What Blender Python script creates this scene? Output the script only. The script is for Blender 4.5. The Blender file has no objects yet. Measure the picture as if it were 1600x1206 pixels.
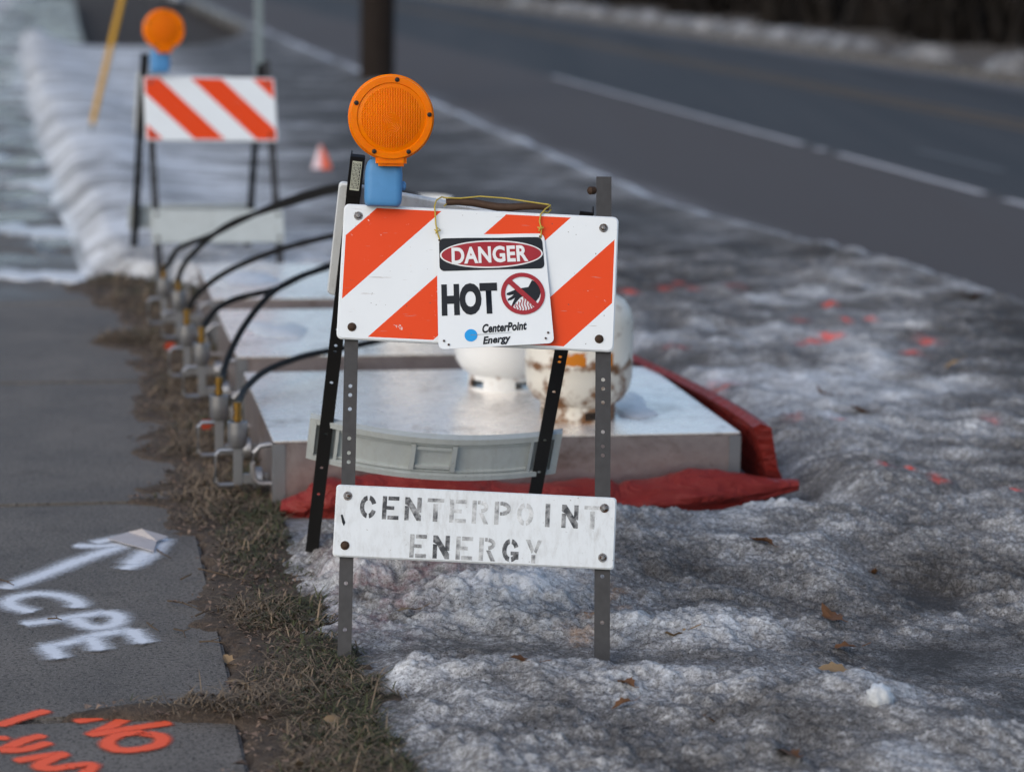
import bpy, bmesh, math, random
import numpy as np
from mathutils import Vector, Matrix, Euler
random.seed(7)
sc = bpy.context.scene
R = math.radians

# ------------------------------------------------------------------ camera, sky, sun, exposure
PITCH, ROLL, HCAM, FPX = R(10.2), R(1.0), 1.53, 3778.0
cam_data = bpy.data.cameras.new('camera')
cam = bpy.data.objects.new('camera', cam_data)
sc.collection.objects.link(cam)
sc.camera = cam
CM = Euler((math.pi/2 - PITCH, 0, 0)).to_matrix() @ Matrix.Rotation(ROLL, 3, 'Z')
cam.matrix_world = Matrix.Translation((0, 0, HCAM)) @ CM.to_4x4()
cam_data.sensor_width = 36.0
cam_data.lens = FPX/1600*36
cam_data.clip_end = 2000
cam_data.dof.use_dof = True
cam_data.dof.focus_distance = 5.33
cam_data.dof.aperture_fstop = 2.4

SUN_EL, SUN_AZ = R(32), R(-145)       # azimuth from +Y towards +X
world = bpy.data.worlds.new('World')
sc.world = world
world.use_nodes = True
wn = world.node_tree
sky = wn.nodes.new('ShaderNodeTexSky')
sky.sky_type = 'NISHITA'
sky.sun_disc = False
sky.sun_elevation = SUN_EL
sky.sun_rotation = SUN_AZ
sky.air_density = 1.0
sky.dust_density = 2.0
sky.ozone_density = 1.0
bg = wn.nodes['Background']
bg.inputs[1].default_value = 0.12
wn.links.new(sky.outputs[0], bg.inputs[0])
sd = bpy.data.lights.new('sun', 'SUN')
sd.energy = 0.6
sd.angle = R(100)
sd.color = (1, .97, .93)
sun = bpy.data.objects.new('sun', sd)
sc.collection.objects.link(sun)
sdir = Vector((math.sin(SUN_AZ)*math.cos(SUN_EL), math.cos(SUN_AZ)*math.cos(SUN_EL), math.sin(SUN_EL)))
sun.rotation_euler = sdir.to_track_quat('Z', 'Y').to_euler()
sc.view_settings.view_transform = 'Standard'
sc.view_settings.look = 'None'
sc.view_settings.gamma = 1
sc.view_settings.use_curve_mapping = False
sc.view_settings.exposure = 0.55
sc.cycles.use_denoising = True
sc.cycles.max_bounces = 6

# ------------------------------------------------------------------ helpers
def ray(u, v):
    return CM @ Vector(((u-800)/FPX, -(v-603)/FPX, -1))
def G(u, v, z=0.0):                    # point of the plane z that the photograph shows at (u, v)
    d = ray(u, v); t = (z-HCAM)/d.z
    return Vector((0, 0, HCAM)) + d*t
def D(u, v, y):
    d = ray(u, v)
    return Vector((0, 0, HCAM)) + d*(y/d.y)
AZ = R(10.6)                           # heading of the street
CA, SA = math.cos(AZ), math.sin(AZ)
def ST(n, t, z=0.0):                   # street coordinates: n to the right, t along
    return Vector((n*CA - t*SA, n*SA + t*CA, z))
def NT(x, y):
    return x*CA + y*SA, -x*SA + y*CA

def tag(o, label=None, cat=None, group=None, kind=None):
    if label: o['label'] = label
    if cat: o['category'] = cat
    if group: o['group'] = group
    if kind: o['kind'] = kind
    return o
def empty(name, loc=(0, 0, 0), rz=0):
    o = bpy.data.objects.new(name, None)
    o.empty_display_size = .1
    sc.collection.objects.link(o)
    o.location = loc
    o.rotation_euler = (0, 0, rz)
    return o
def link(name, me, mat, parent=None):
    o = bpy.data.objects.new(name, me)
    if mat is not None and not me.materials:
        me.materials.append(mat)
    sc.collection.objects.link(o)
    if parent is not None:
        o.parent = parent
    return o
class MB:
    def __init__(s): s.v = []; s.f = []
    def add(s, vs, fs):
        k = len(s.v); s.v += [tuple(p) for p in vs]; s.f += [tuple(i+k for i in f) for f in fs]
    def box(s, lo, hi, fn=None):
        x0, y0, z0 = lo; x1, y1, z1 = hi
        vs = [Vector(p) for p in ((x0,y0,z0),(x1,y0,z0),(x1,y1,z0),(x0,y1,z0),(x0,y0,z1),(x1,y0,z1),(x1,y1,z1),(x0,y1,z1))]
        if fn: vs = [fn(p) for p in vs]
        s.add(vs, [(0,3,2,1),(4,5,6,7),(0,1,5,4),(1,2,6,5),(2,3,7,6),(3,0,4,7)])
    def tube(s, pts, rad, seg=10, cap=True):
        pts = [Vector(p) for p in pts]; n = len(pts)
        rs = rad if isinstance(rad, (list, tuple)) else [rad]*n
        ring = []; up = Vector((0, 0, 1))
        for i, p in enumerate(pts):
            t = (pts[min(i+1, n-1)]-pts[max(i-1, 0)]).normalized()
            a = t.cross(up)
            if a.length < .05: a = t.cross(Vector((1, 0, 0)))
            a.normalize(); b = t.cross(a).normalized()
            up = b if abs(b.dot(up)) > .3 and False else up
            ring.append([p + (a*math.cos(2*math.pi*k/seg)+b*math.sin(2*math.pi*k/seg))*rs[i] for k in range(seg)])
        vs = [q for r_ in ring for q in r_]
        fs = [(i*seg+k, i*seg+(k+1) % seg, (i+1)*seg+(k+1) % seg, (i+1)*seg+k) for i in range(n-1) for k in range(seg)]
        if cap: fs += [tuple(range(seg))[::-1], tuple((n-1)*seg+k for k in range(seg))]
        s.add(vs, fs)
    def lathe(s, prof, seg=32, org=(0, 0, 0), axis=None, caps=True):
        q = Vector((0, 0, 1)).rotation_difference(Vector(axis)) if axis is not None else None
        o = Vector(org); vs = []
        for r_, z in prof:
            for k in range(seg):
                p = Vector((r_*math.cos(2*math.pi*k/seg), r_*math.sin(2*math.pi*k/seg), z))
                if q: p = q @ p
                vs.append(p+o)
        n = len(prof)
        fs = [(i*seg+k, i*seg+(k+1) % seg, (i+1)*seg+(k+1) % seg, (i+1)*seg+k) for i in range(n-1) for k in range(seg)]
        if caps: fs += [tuple(range(seg))[::-1], tuple((n-1)*seg+k for k in range(seg))]
        s.add(vs, fs)
    def mesh(s, name, smooth=False, bevel=0, bseg=2):
        me = bpy.data.meshes.new(name)
        me.from_pydata(s.v, [], s.f)
        bm = bmesh.new(); bm.from_mesh(me)
        bmesh.ops.recalc_face_normals(bm, faces=bm.faces)
        if bevel:
            bmesh.ops.bevel(bm, geom=[e for e in bm.edges if len(e.link_faces) == 2 and e.calc_face_angle(0) > .6], offset=bevel, segments=bseg, affect='EDGES', clamp_overlap=True)
        bm.to_mesh(me); bm.free()
        if smooth:
            for p in me.polygons: p.use_smooth = True
            try: me.set_sharp_from_angle(angle=R(40))
            except Exception: pass
        return me
    def build(s, name, mat, parent=None, smooth=False, bevel=0, bseg=2):
        return link(name, s.mesh(name, smooth, bevel, bseg), mat, parent)

# numpy gradient noise
_rng = np.random.RandomState(3)
_perm = _rng.permutation(512).astype(np.int64)
_gx = np.cos(np.arange(512)*2.399963); _gy = np.sin(np.arange(512)*2.399963)
def pn(x, y, seed=0):
    x = np.asarray(x, float)+seed*17.31; y = np.asarray(y, float)+seed*9.77
    xi = np.floor(x).astype(np.int64); yi = np.floor(y).astype(np.int64)
    xf = x-xi; yf = y-yi
    u = xf*xf*xf*(xf*(xf*6-15)+10); v = yf*yf*yf*(yf*(yf*6-15)+10)
    def g(a, b, dx, dy):
        h = _perm[(_perm[a & 511]+b) & 511]
        return _gx[h]*dx+_gy[h]*dy
    n00 = g(xi, yi, xf, yf); n10 = g(xi+1, yi, xf-1, yf)
    n01 = g(xi, yi+1, xf, yf-1); n11 = g(xi+1, yi+1, xf-1, yf-1)
    return ((n00*(1-u)+n10*u)*(1-v)+(n01*(1-u)+n11*u)*v)*1.5
def fbm(x, y, o=4, seed=0):
    s = 0; a = 1.; t = 0
    for i in range(o):
        s = s+a*pn(x*2**i, y*2**i, seed+i); t += a; a *= .5
    return s/t
def ss(x, a, b):
    t = np.clip((np.asarray(x, float)-a)/(b-a), 0, 1); return t*t*(3-2*t)

# ------------------------------------------------------------------ materials
def newmat(name):
    m = bpy.data.materials.new(name); m.use_nodes = True
    nt = m.node_tree
    return m, nt, nt.nodes['Principled BSDF']
class NT_:
    def __init__(s, nt): s.nt = nt
    def n(s, typ, **kw):
        nd = s.nt.nodes.new(typ)
        for k, v in kw.items(): setattr(nd, k, v)
        return nd
    def l(s, a, b): s.nt.links.new(a, b)
    def noise(s, scale, detail=4, rough=.6, vec=None, dist=0):
        nd = s.n('ShaderNodeTexNoise')
        nd.inputs['Scale'].default_value = scale; nd.inputs['Detail'].default_value = detail
        nd.inputs['Roughness'].default_value = rough; nd.inputs['Distortion'].default_value = dist
        if vec is not None: s.l(vec, nd.inputs['Vector'])
        return nd.outputs[0]
    def ramp(s, fac, stops):
        nd = s.n('ShaderNodeValToRGB'); el = nd.color_ramp.elements
        while len(el) < len(stops): el.new(.5)
        for e, (p, c) in zip(el, stops):
            e.position = p; e.color = c if len(c) == 4 else (*c, 1)
        s.l(fac, nd.inputs[0]); return nd.outputs[0]
    def mix(s, fac, a, b, blend='MIX'):
        nd = s.n('ShaderNodeMix', data_type='RGBA', blend_type=blend)
        for sock, val in ((nd.inputs[0], fac), (nd.inputs[6], a), (nd.inputs[7], b)):
            if hasattr(val, 'is_output'): s.l(val, sock)
            elif isinstance(val, (int, float)): sock.default_value = val
            else: sock.default_value = val if len(val) == 4 else (*val, 1)
        return nd.outputs[2]
    def math(s, op, a, b=None, clamp=False):
        nd = s.n('ShaderNodeMath', operation=op); nd.use_clamp = clamp
        for sock, val in zip(nd.inputs, (a, b)):
            if val is None: continue
            if hasattr(val, 'is_output'): s.l(val, sock)
            else: sock.default_value = val
        return nd.outputs[0]
    def bump(s, h, strength=.3, dist=.01, bsdf=None):
        nd = s.n('ShaderNodeBump'); nd.inputs['Strength'].default_value = strength; nd.inputs['Distance'].default_value = dist
        s.l(h, nd.inputs['Height'])
        if bsdf is not None: s.l(nd.outputs[0], bsdf.inputs['Normal'])
        return nd.outputs[0]
    def pos(s): return s.n('ShaderNodeNewGeometry').outputs['Position']
    def obj(s): return s.n('ShaderNodeTexCoord').outputs['Object']
    def attr(s, name, out=2):
        nd = s.n('ShaderNodeAttribute'); nd.attribute_name = name; return nd.outputs[out]

def worn(name, col, rough=.5, metal=0, var=.25, scale=30, spots=None, spot_amt=.62, bump=.08, spec=.3):
    """paint / plastic / metal with mottling, optional dirt or rust spots"""
    m, nt, b = newmat(name); k = NT_(nt)
    v = k.obj()
    n1 = k.noise(scale, 5, .65, v)
    c = k.mix(k.math('MULTIPLY', n1, var), col, tuple(x*.35 for x in col))
    if spots:
        n2 = k.noise(scale*.6, 8, .75, v)
        c = k.mix(k.ramp(n2, [(spot_amt, (0, 0, 0)), (spot_amt+.06, (1, 1, 1))]), c, spots)
    k.l(c, b.inputs['Base Color'])
    b.inputs['Metallic'].default_value = metal
    b.inputs['Specular IOR Level'].default_value = spec
    k.l(k.math('ADD', k.math('MULTIPLY', n1, .3), rough-.15), b.inputs['Roughness'])
    k.bump(k.noise(scale*6, 3, .6, v), bump, .002, b)
    return m

def grimy(name, col, rough=.5, metal=0, var=.25, scale=30, spots=None, spot_amt=.62):
    m = worn(name, col, rough, metal, var, scale, spots, spot_amt)
    nt = m.node_tree; k = NT_(nt); b = nt.nodes['Principled BSDF']
    src = b.inputs['Base Color'].links[0].from_socket
    mp = k.n('ShaderNodeMapping'); mp.inputs['Scale'].default_value = (70, 70, 4); k.l(k.obj(), mp.inputs[0])
    st = k.noise(1.0, 6, .7, mp.outputs[0]); bl = k.noise(7, 5, .6, k.obj()); pt = k.noise(150, 3, .6, k.obj())
    f = k.math('MULTIPLY', k.ramp(st, [(.45, (0, 0, 0)), (.72, (.6, .6, .6))]), k.ramp(bl, [(.35, (.2, .2, .2)), (.65, (1, 1, 1))]))
    c = k.mix(f, src, (.33, .33, .31))
    c = k.mix(k.ramp(pt, [(.70, (0, 0, 0)), (.74, (.8, .8, .8))]), c, (.12, .10, .08))
    k.l(c, b.inputs['Base Color'])
    return m
M = {}
M['steel'] = worn('galvanised_steel', (.058, .058, .060), .55, .4, .5, 60, (.07, .045, .03), .66)
M['black'] = worn('black_painted_steel', (.012, .012, .012), .45, 0, .3, 60, (.09, .08, .07), .70)
M['white_plastic'] = grimy('white_plastic', (.70, .75, .78), .45, 0, .18, 14, (.25, .22, .19), .68)
M['grey_plastic'] = grimy('dirty_white_plastic', (.52, .57, .57), .5, 0, .35, 18, (.16, .14, .11), .64)
M['bolt'] = worn('bolt_metal', (.22, .22, .22), .4, .7, .5, 200, (.06, .03, .015), .5)
M['bolt_rust'] = worn('rusty_bolt', (.06, .035, .022), .7, .2, .5, 200)
M['blue'] = worn('blue_plastic', (.09, .29, .58), .5, 0, .3, 40, (.04, .12, .25), .62)
M['brass'] = worn('brass', (.32, .19, .05), .4, .9, .4, 80)
M['alu_fit'] = worn('cast_aluminium', (.35, .36, .38), .4, .8, .4, 50)
M['rubber'] = worn('black_rubber', (.010, .010, .010), .65, 0, .3, 90, spec=.15)
M['red_tarp'] = worn('red_vinyl', (.25, .022, .016), .5, 0, .5, 9, (.12, .03, .025), .66, .2)
M['orange_tag'] = worn('orange_plastic', (.38, .05, .02), .6)
M['rust_wire'] = worn('rusty_steel', (.10, .06, .04), .7, .3, .5, 80)
M['yellow_wire'] = worn('yellow_wire', (.55, .42, .07), .45, 0, .4, 120)
M['yellow_tube'] = worn('yellow_plastic', (.62, .33, .02), .5, 0, .3, 10)
M['wood_pole'] = worn('creosoted_wood', (.018, .012, .009), .9, 0, .6, 6)
M['galv_post'] = worn('pale_galvanised_post', (.20, .25, .27), .5, .4, .3, 20)
M['leaf'] = worn('dead_leaf', (.13, .06, .025), .7, 0, .6, 60)
M['leaf_pale'] = worn('pale_dead_leaf', (.26, .18, .10), .7, 0, .5, 60)
M['twig'] = worn('twig_bark', (.10, .07, .045), .8, 0, .5, 60)
M['paper'] = worn('sprayed_card', (.44, .42, .43), .7, 0, .3, 30, (.28, .25, .24), .6)
M['flag_pink'] = worn('pale_flag_plastic', (.75, .6, .65), .5, 0, .1)
M['flag_orange'] = worn('orange_flag_plastic', (.85, .16, .08), .5, 0, .1)
M['black_print'] = worn('black_print', (.010, .014, .020), .5, 0, .2, 50, spec=.2)
M['red_print'] = worn('red_print', (.34, .012, .022), .4, 0, .3, 40, (.5, .45, .42), .74)
M['white_print'] = worn('white_print', (.75, .77, .78), .4, 0, .15, 60, (.12, .1, .1), .70)
M['sign_white'] = worn('enamel_white', (.74, .79, .82), .35, 0, .12, 20, (.16, .11, .08), .72)
M['cyan_print'] = worn('cyan_print', (.0, .30, .72), .4, 0, .1)
M['label_paper'] = worn('label_paper', (.66, .70, .58), .5, 0, .1)
M['hedge'] = worn('dark_twigs', (.014, .011, .009), .9, 0, .5, 3)

def wrinkle(m, sc_, st, ds):
    nt = m.node_tree; k = NT_(nt); b = nt.nodes['Principled BSDF']
    mp = k.n('ShaderNodeMapping'); mp.inputs['Scale'].default_value = (1, 1, 2.2); k.l(k.obj(), mp.inputs[0])
    k.bump(k.noise(sc_, 5, .55, mp.outputs[0], 1.2), st, ds, b)
wrinkle(M['red_tarp'], 9, .9, .03)
def striped(name, sgn, u0, per=.2874):
    m, nt, b = newmat(name); k = NT_(nt)
    o = k.n('ShaderNodeTexCoord').outputs['UV']
    sep = k.n('ShaderNodeSeparateXYZ'); k.l(o, sep.inputs[0])
    x = k.math('ADD', sep.outputs[0], k.math('MULTIPLY', sep.outputs[1], sgn))
    f = k.math('FRACT', k.math('DIVIDE', k.math('SUBTRACT', x, u0), per))
    is_o = k.math('LESS_THAN', f, .5)
    v = k.obj()
    big = k.noise(9, 5, .6, v)
    org = k.mix(k.math('MULTIPLY', big, .35), (.74, .060, .006), (.60, .055, .010))
    wht = k.mix(k.math('MULTIPLY', big, .3), (.75, .80, .83), (.54, .57, .59))
    # printed margin stays white
    ax = k.math('LESS_THAN', k.math('ABSOLUTE', k.math('SUBTRACT', sep.outputs[0], .305)), .2975)
    ay = k.math('LESS_THAN', k.math('ABSOLUTE', k.math('SUBTRACT', sep.outputs[1], .1525)), .1455)
    is_o = k.math('MULTIPLY', is_o, k.math('MULTIPLY', ax, ay))
    c = k.mix(is_o, wht, org)
    # chips, scratches
    ch = k.noise(38, 7, .75, v)
    c = k.mix(k.ramp(ch, [(.655, (0, 0, 0)), (.68, (1, 1, 1))]), c, (.66, .64, .62))
    mp = k.n('ShaderNodeMapping'); mp.inputs['Rotation'].default_value = (0, .7, 0); mp.inputs['Scale'].default_value = (6, 6, 90)
    k.l(v, mp.inputs[0])
    scr = k.noise(2.2, 4, .6, mp.outputs[0])
    c = k.mix(k.ramp(scr, [(.69, (0, 0, 0)), (.72, (.6, .6, .6))]), c, (.35, .3, .28))
    sp = k.noise(130, 2, .5, v)
    c = k.mix(k.ramp(sp, [(.745, (0, 0, 0)), (.765, (.85, .85, .85))]), c, (.08, .07, .06))
    k.l(c, b.inputs['Base Color'])
    k.l(k.math('ADD', k.math('MULTIPLY', big, .25), .35), b.inputs['Roughness']); b.inputs['Specular IOR Level'].default_value = .2
    # fine honeycomb of the reflective sheeting
    vo = k.n('ShaderNodeTexVoronoi', feature='DISTANCE_TO_EDGE'); vo.inputs['Scale'].default_value = 260
    k.l(v, vo.inputs['Vector'])
    k.bump(vo.outputs[0], .06, .001, b)
    return m
M['stripe_a'] = striped('striped_sheeting_a', 1, .0795)
M['stripe_b'] = striped('striped_sheeting_b', -1, .212)

def stencil_mat():
    m, nt, b = newmat('stencil_ink'); k = NT_(nt)
    oi = k.n('ShaderNodeObjectInfo')
    sep = k.n('ShaderNodeSeparateColor'); k.l(oi.outputs['Color'], sep.inputs[0])
    v = k.pos()
    n1 = k.noise(55, 5, .65, v)
    f = k.math('ADD', sep.outputs[0], k.math('MULTIPLY', k.math('SUBTRACT', n1, .5), 2.0), True)
    c = k.mix(f, (.68, .71, .72), (.022, .026, .032))
    k.l(c, b.inputs['Base Color']); b.inputs['Roughness'].default_value = .5
    return m
M['stencil'] = stencil_mat()

def lens_mat():
    m, nt, b = newmat('amber_lens'); k = NT_(nt)
    v = k.obj()
    sep = k.n('ShaderNodeSeparateXYZ'); k.l(v, sep.inputs[0])
    r2 = k.math('SQRT', k.math('ADD', k.math('POWER', sep.outputs[0], 2), k.math('POWER', k.math('ADD', sep.outputs[1], .012), 2)))
    wx = k.math('SINE', k.math('MULTIPLY', sep.outputs[0], 1150)); wy = k.math('SINE', k.math('MULTIPLY', sep.outputs[1], 1150))
    ring = k.math('SINE', k.math('MULTIPLY', r2, 1900))
    inner = k.math('LESS_THAN', r2, .021)
    prism = k.math('MULTIPLY', wx, wy)
    h = k.math('ADD', k.math('MULTIPLY', inner, ring), k.math('MULTIPLY', k.math('SUBTRACT', 1, inner), k.math('ADD', prism, wx)))
    lim = k.math('LESS_THAN', k.math('SQRT', k.math('ADD', k.math('POWER', sep.outputs[0], 2), k.math('POWER', sep.outputs[1], 2))), .066)
    h = k.math('MULTIPLY', h, lim)
    k.bump(h, .5, .0018, b)
    n1 = k.noise(24, 4, .6, v)
    c = k.mix(n1, (1.0, .24, .0), (.80, .15, .0))
    c = k.mix(k.math('MULTIPLY', k.math('MULTIPLY', k.math('ADD', h, 1), .22), lim), c, (.60, .09, .0))
    k.l(c, b.inputs['Base Color'])
    b.inputs['Roughness'].default_value = .28; b.inputs['Specular IOR Level'].default_value = .1
    b.inputs['Subsurface Weight'].default_value = .45
    b.inputs['Subsurface Radius'].default_value = (.03, .01, .002)
    b.inputs['Subsurface Scale'].default_value = .5
    return m
M['lens'] = lens_mat()

def alu_mat(nm, stops, r0, stain, metal):
    m, nt, b = newmat(nm); k = NT_(nt)
    v = k.obj()
    n1 = k.noise(4, 9, .78, v, .6); n2 = k.noise(22, 6, .7, v)
    c = k.ramp(n1, stops)
    c = k.mix(k.ramp(n2, [(.6, (0, 0, 0)), (.72, (stain, stain, stain))]), c, (.20, .15, .12))
    k.l(c, b.inputs['Base Color'])
    b.inputs['Metallic'].default_value = metal
    k.l(k.math('ADD', k.math('MULTIPLY', n2, .3), r0), b.inputs['Roughness'])
    k.bump(k.noise(9, 5, .6, v), .2, .012, b)
    return m
M['alu'] = alu_mat('scuffed_aluminium', [(.3, (.50, .45, .40)), (.44, (.90, .84, .77)), (.56, (.95, .90, .83)), (.64, (.60, .53, .46)), (.75, (.36, .29, .24))], .14, .75, .55)  # box tops: reflected bright sky painted into the warm pale base, under the stains
M['alu_dull'] = alu_mat('dull_stained_aluminium', [(.3, (.32, .26, .25)), (.52, (.42, .36, .35)), (.7, (.20, .15, .13))], .28, .8, .9)  # box sides: darker copy, their dimmer light toned into the colour beside the stains

def tank_mat(nm, col, th):
    m, nt, b = newmat(nm); k = NT_(nt)
    v = k.obj()
    sep = k.n('ShaderNodeSeparateXYZ'); k.l(v, sep.inputs[0])
    z = sep.outputs[2]
    seam = k.math('SUBTRACT', 1, k.math('MULTIPLY', k.math('ABSOLUTE', k.math('SUBTRACT', z, .168)), 40), True)
    low = k.math('SUBTRACT', 1, k.math('MULTIPLY', z, 7), True)
    n1 = k.noise(16, 8, .72, v); n2 = k.noise(60, 4, .7, v)
    f = k.math('ADD', n1, k.math('MULTIPLY', k.math('MAXIMUM', k.math('MULTIPLY', seam, .17), k.math('MULTIPLY', low, .17)), 1))
    c = k.mix(k.ramp(f, [(th, (0, 0, 0)), (th+.12, (1, 1, 1))]), col, k.mix(n2, (.28, .12, .03), (.07, .03, .015)))
    k.l(c, b.inputs['Base Color']); b.inputs['Roughness'].default_value = .4
    return m
M['tank'] = tank_mat('clean_white_tank_paint', (.72, .74, .74), .68)
M['tank_rusty'] = tank_mat('rusty_cream_tank_paint', (.70, .67, .59), .555)

def concrete_mat():
    m, nt, b = newmat('damp_dark_concrete'); k = NT_(nt)
    v = k.pos()
    n1 = k.noise(2.2, 8, .72, v); n2 = k.noise(105, 4, .75, v); n3 = k.noise(300, 2, .6, v)
    c = k.ramp(n1, [(.3, (.092, .082, .073)), (.5, (.138, .126, .113)), (.7, (.185, .170, .154))])
    c = k.mix(k.ramp(n2, [(.36, (1, 1, 1)), (.50, (0, 0, 0))]), c, (.022, .020, .018))
    st_ = k.noise(6, 6, .7, v)
    c = k.mix(k.ramp(st_, [(.56, (0, 0, 0)), (.72, (.55, .55, .55))]), c, (.055, .048, .042))
    c = k.mix(k.ramp(n3, [(.60, (0, 0, 0)), (.70, (1, 1, 1))]), c, (.34, .32, .30))
    k.l(c, b.inputs['Base Color'])
    sx = k.n('ShaderNodeSeparateXYZ'); k.l(v, sx.inputs[0])
    tt = k.math('SUBTRACT', k.math('MULTIPLY', sx.outputs[1], CA), k.math('MULTIPLY', sx.outputs[0], SA))
    far = k.n('ShaderNodeMapRange'); far.inputs[1].default_value = 9.4; far.inputs[2].default_value = 12.5; k.l(tt, far.inputs[0])
    wet = k.math('MULTIPLY', far.outputs[0], k.ramp(k.noise(1.3, 4, .6, v), [(.42, (0, 0, 0)), (.55, (1, 1, 1))]))
    k.l(k.math('SUBTRACT', k.ramp(n1, [(.3, (.62, .62, .62)), (.7, (.85, .85, .85))]), k.math('MULTIPLY', wet, .55)), b.inputs['Roughness'])
    b.inputs['Specular IOR Level'].default_value = .25
    k.bump(n2, .45, .004, b)
    return m
M['concrete'] = concrete_mat()

def asphalt_mat():
    m, nt, b = newmat('salted_asphalt'); k = NT_(nt)
    v = k.pos()
    mp = k.n('ShaderNodeMapping'); mp.inputs['Rotation'].default_value = (0, 0, -AZ); mp.inputs['Scale'].default_value = (1, .04, 1)
    k.l(v, mp.inputs[0])
    st = k.noise(1.1, 5, .6, mp.outputs[0])
    n2 = k.noise(90, 3, .7, v)
    lane = k.attr('lane')
    c = k.mix(lane, (.088, .073, .068), (.036, .039, .043))
    c = k.mix(k.ramp(st, [(.35, (0, 0, 0)), (.75, (.5, .5, .5))]), c, (.095, .09, .09))
    c = k.mix(k.math('MULTIPLY', n2, .5), c, (.02, .02, .02))
    c = k.mix(k.attr('salt'), c, (.30, .30, .31))
    k.l(c, b.inputs['Base Color']); b.inputs['Roughness'].default_value = .8; b.inputs['Specular IOR Level'].default_value = .3
    k.bump(n2, .3, .004, b)
    return m
M['asphalt'] = asphalt_mat()

def soil_mat(name='brown_soil', a=(.030, .021, .016), c2=(.075, .053, .038)):
    m, nt, b = newmat(name); k = NT_(nt)
    v = k.pos()
    n1 = k.noise(9, 8, .7, v); n2 = k.noise(120, 4, .7, v)
    c = k.ramp(n1, [(.35, a), (.7, c2)])
    c = k.mix(k.ramp(n2, [(.45, (0, 0, 0)), (.65, (.6, .6, .6))]), c, tuple(x*1.5 for x in c2))
    k.l(c, b.inputs['Base Color']); b.inputs['Roughness'].default_value = .95
    k.bump(k.noise(60, 6, .7, v), .8, .02, b)
    return m
M['soil'] = soil_mat('brown_soil', (.045, .033, .025), (.10, .074, .054))

def snow_mat():
    m, nt, b = newmat('dirty_granular_snow'); k = NT_(nt)
    v = k.pos()
    dirt = k.attr('dirt')
    mid = k.noise(14, 7, .75, v, .4); fine = k.noise(95, 5, .75, v); grit = k.noise(210, 3, .7, v)
    d = k.math('ADD', dirt, k.math('MULTIPLY', k.math('SUBTRACT', mid, .5), .6))
    d = k.math('ADD', d, k.math('MULTIPLY', k.math('SUBTRACT', fine, .5), 1.5), True)
    c = k.ramp(d, [(0, (.68, .71, .745)), (.3, (.40, .412, .425)), (.6, (.165, .164, .165)), (1, (.042, .039, .037))])
    g = k.math('ADD', grit, k.math('MULTIPLY', dirt, .13))
    c = k.mix(k.ramp(g, [(.645, (0, 0, 0)), (.69, (.95, .95, .95))]), c, (.022, .019, .017))
    pk = k.attr('stain', 0)
    pa = k.n('ShaderNodeAttribute'); pa.attribute_name = 'stain'
    pf = k.math('MULTIPLY', pa.outputs['Alpha'], k.ramp(k.noise(70, 5, .7, v), [(.38, (.15, .15, .15)), (.6, (1, 1, 1))]))
    c = k.mix(pf, c, pa.outputs['Color'])
    k.l(c, b.inputs['Base Color'])
    k.l(k.math('SUBTRACT', .8, k.math('MULTIPLY', k.attr('wet'), .6)), b.inputs['Roughness'])
    b.inputs['Specular IOR Level'].default_value = .4
    h = k.math('ADD', k.math('MULTIPLY', fine, .8), k.math('MULTIPLY', grit, .35))
    k.bump(h, .6, .008, b)
    return m
M['snow'] = snow_mat()

def spray(name, col, gain):
    m, nt, b = newmat(name); k = NT_(nt)
    v = k.pos()
    d = k.attr('edge')
    n = k.ramp(k.noise(85, 6, .9, v), [(.34, (0, 0, 0)), (.66, (1, 1, 1))]); n2 = k.noise(14, 5, .7, v)
    core = k.math('MULTIPLY', k.math('SUBTRACT', 1.0, d), gain, True)
    a = k.math('SUBTRACT', k.math('MULTIPLY', core, 1.9), k.math('MULTIPLY', n, .95))
    a = k.math('ADD', a, k.math('MULTIPLY', k.math('SUBTRACT', n2, .55), .9))
    a = k.math('MULTIPLY', k.math('MULTIPLY', a, core), .92, True)
    k.l(k.mix(n2, col, tuple(x*.8 for x in col)), b.inputs['Base Color'])
    b.inputs['Roughness'].default_value = .7
    k.l(a, b.inputs['Alpha'])
    return m
M['spray_white'] = spray('white_spray_paint', (.74, .78, .84), 1.05)
M['spray_orange'] = spray('orange_spray_paint', (.98, .12, .04), 1.35)

def blade_mat():
    m, nt, b = newmat('matted_grass'); k = NT_(nt)
    a = k.n('ShaderNodeAttribute'); a.attribute_name = 'tint'
    k.l(a.outputs['Color'], b.inputs['Base Color']); b.inputs['Roughness'].default_value = .75
    return m
M['grass'] = blade_mat()
M['line_white'] = worn('worn_white_road_paint', (.5, .5, .51), .8, 0, .5, 3)
M['line_yellow'] = worn('worn_yellow_road_paint', (.17, .115, .06), .8, 0, .5, 3)

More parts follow.
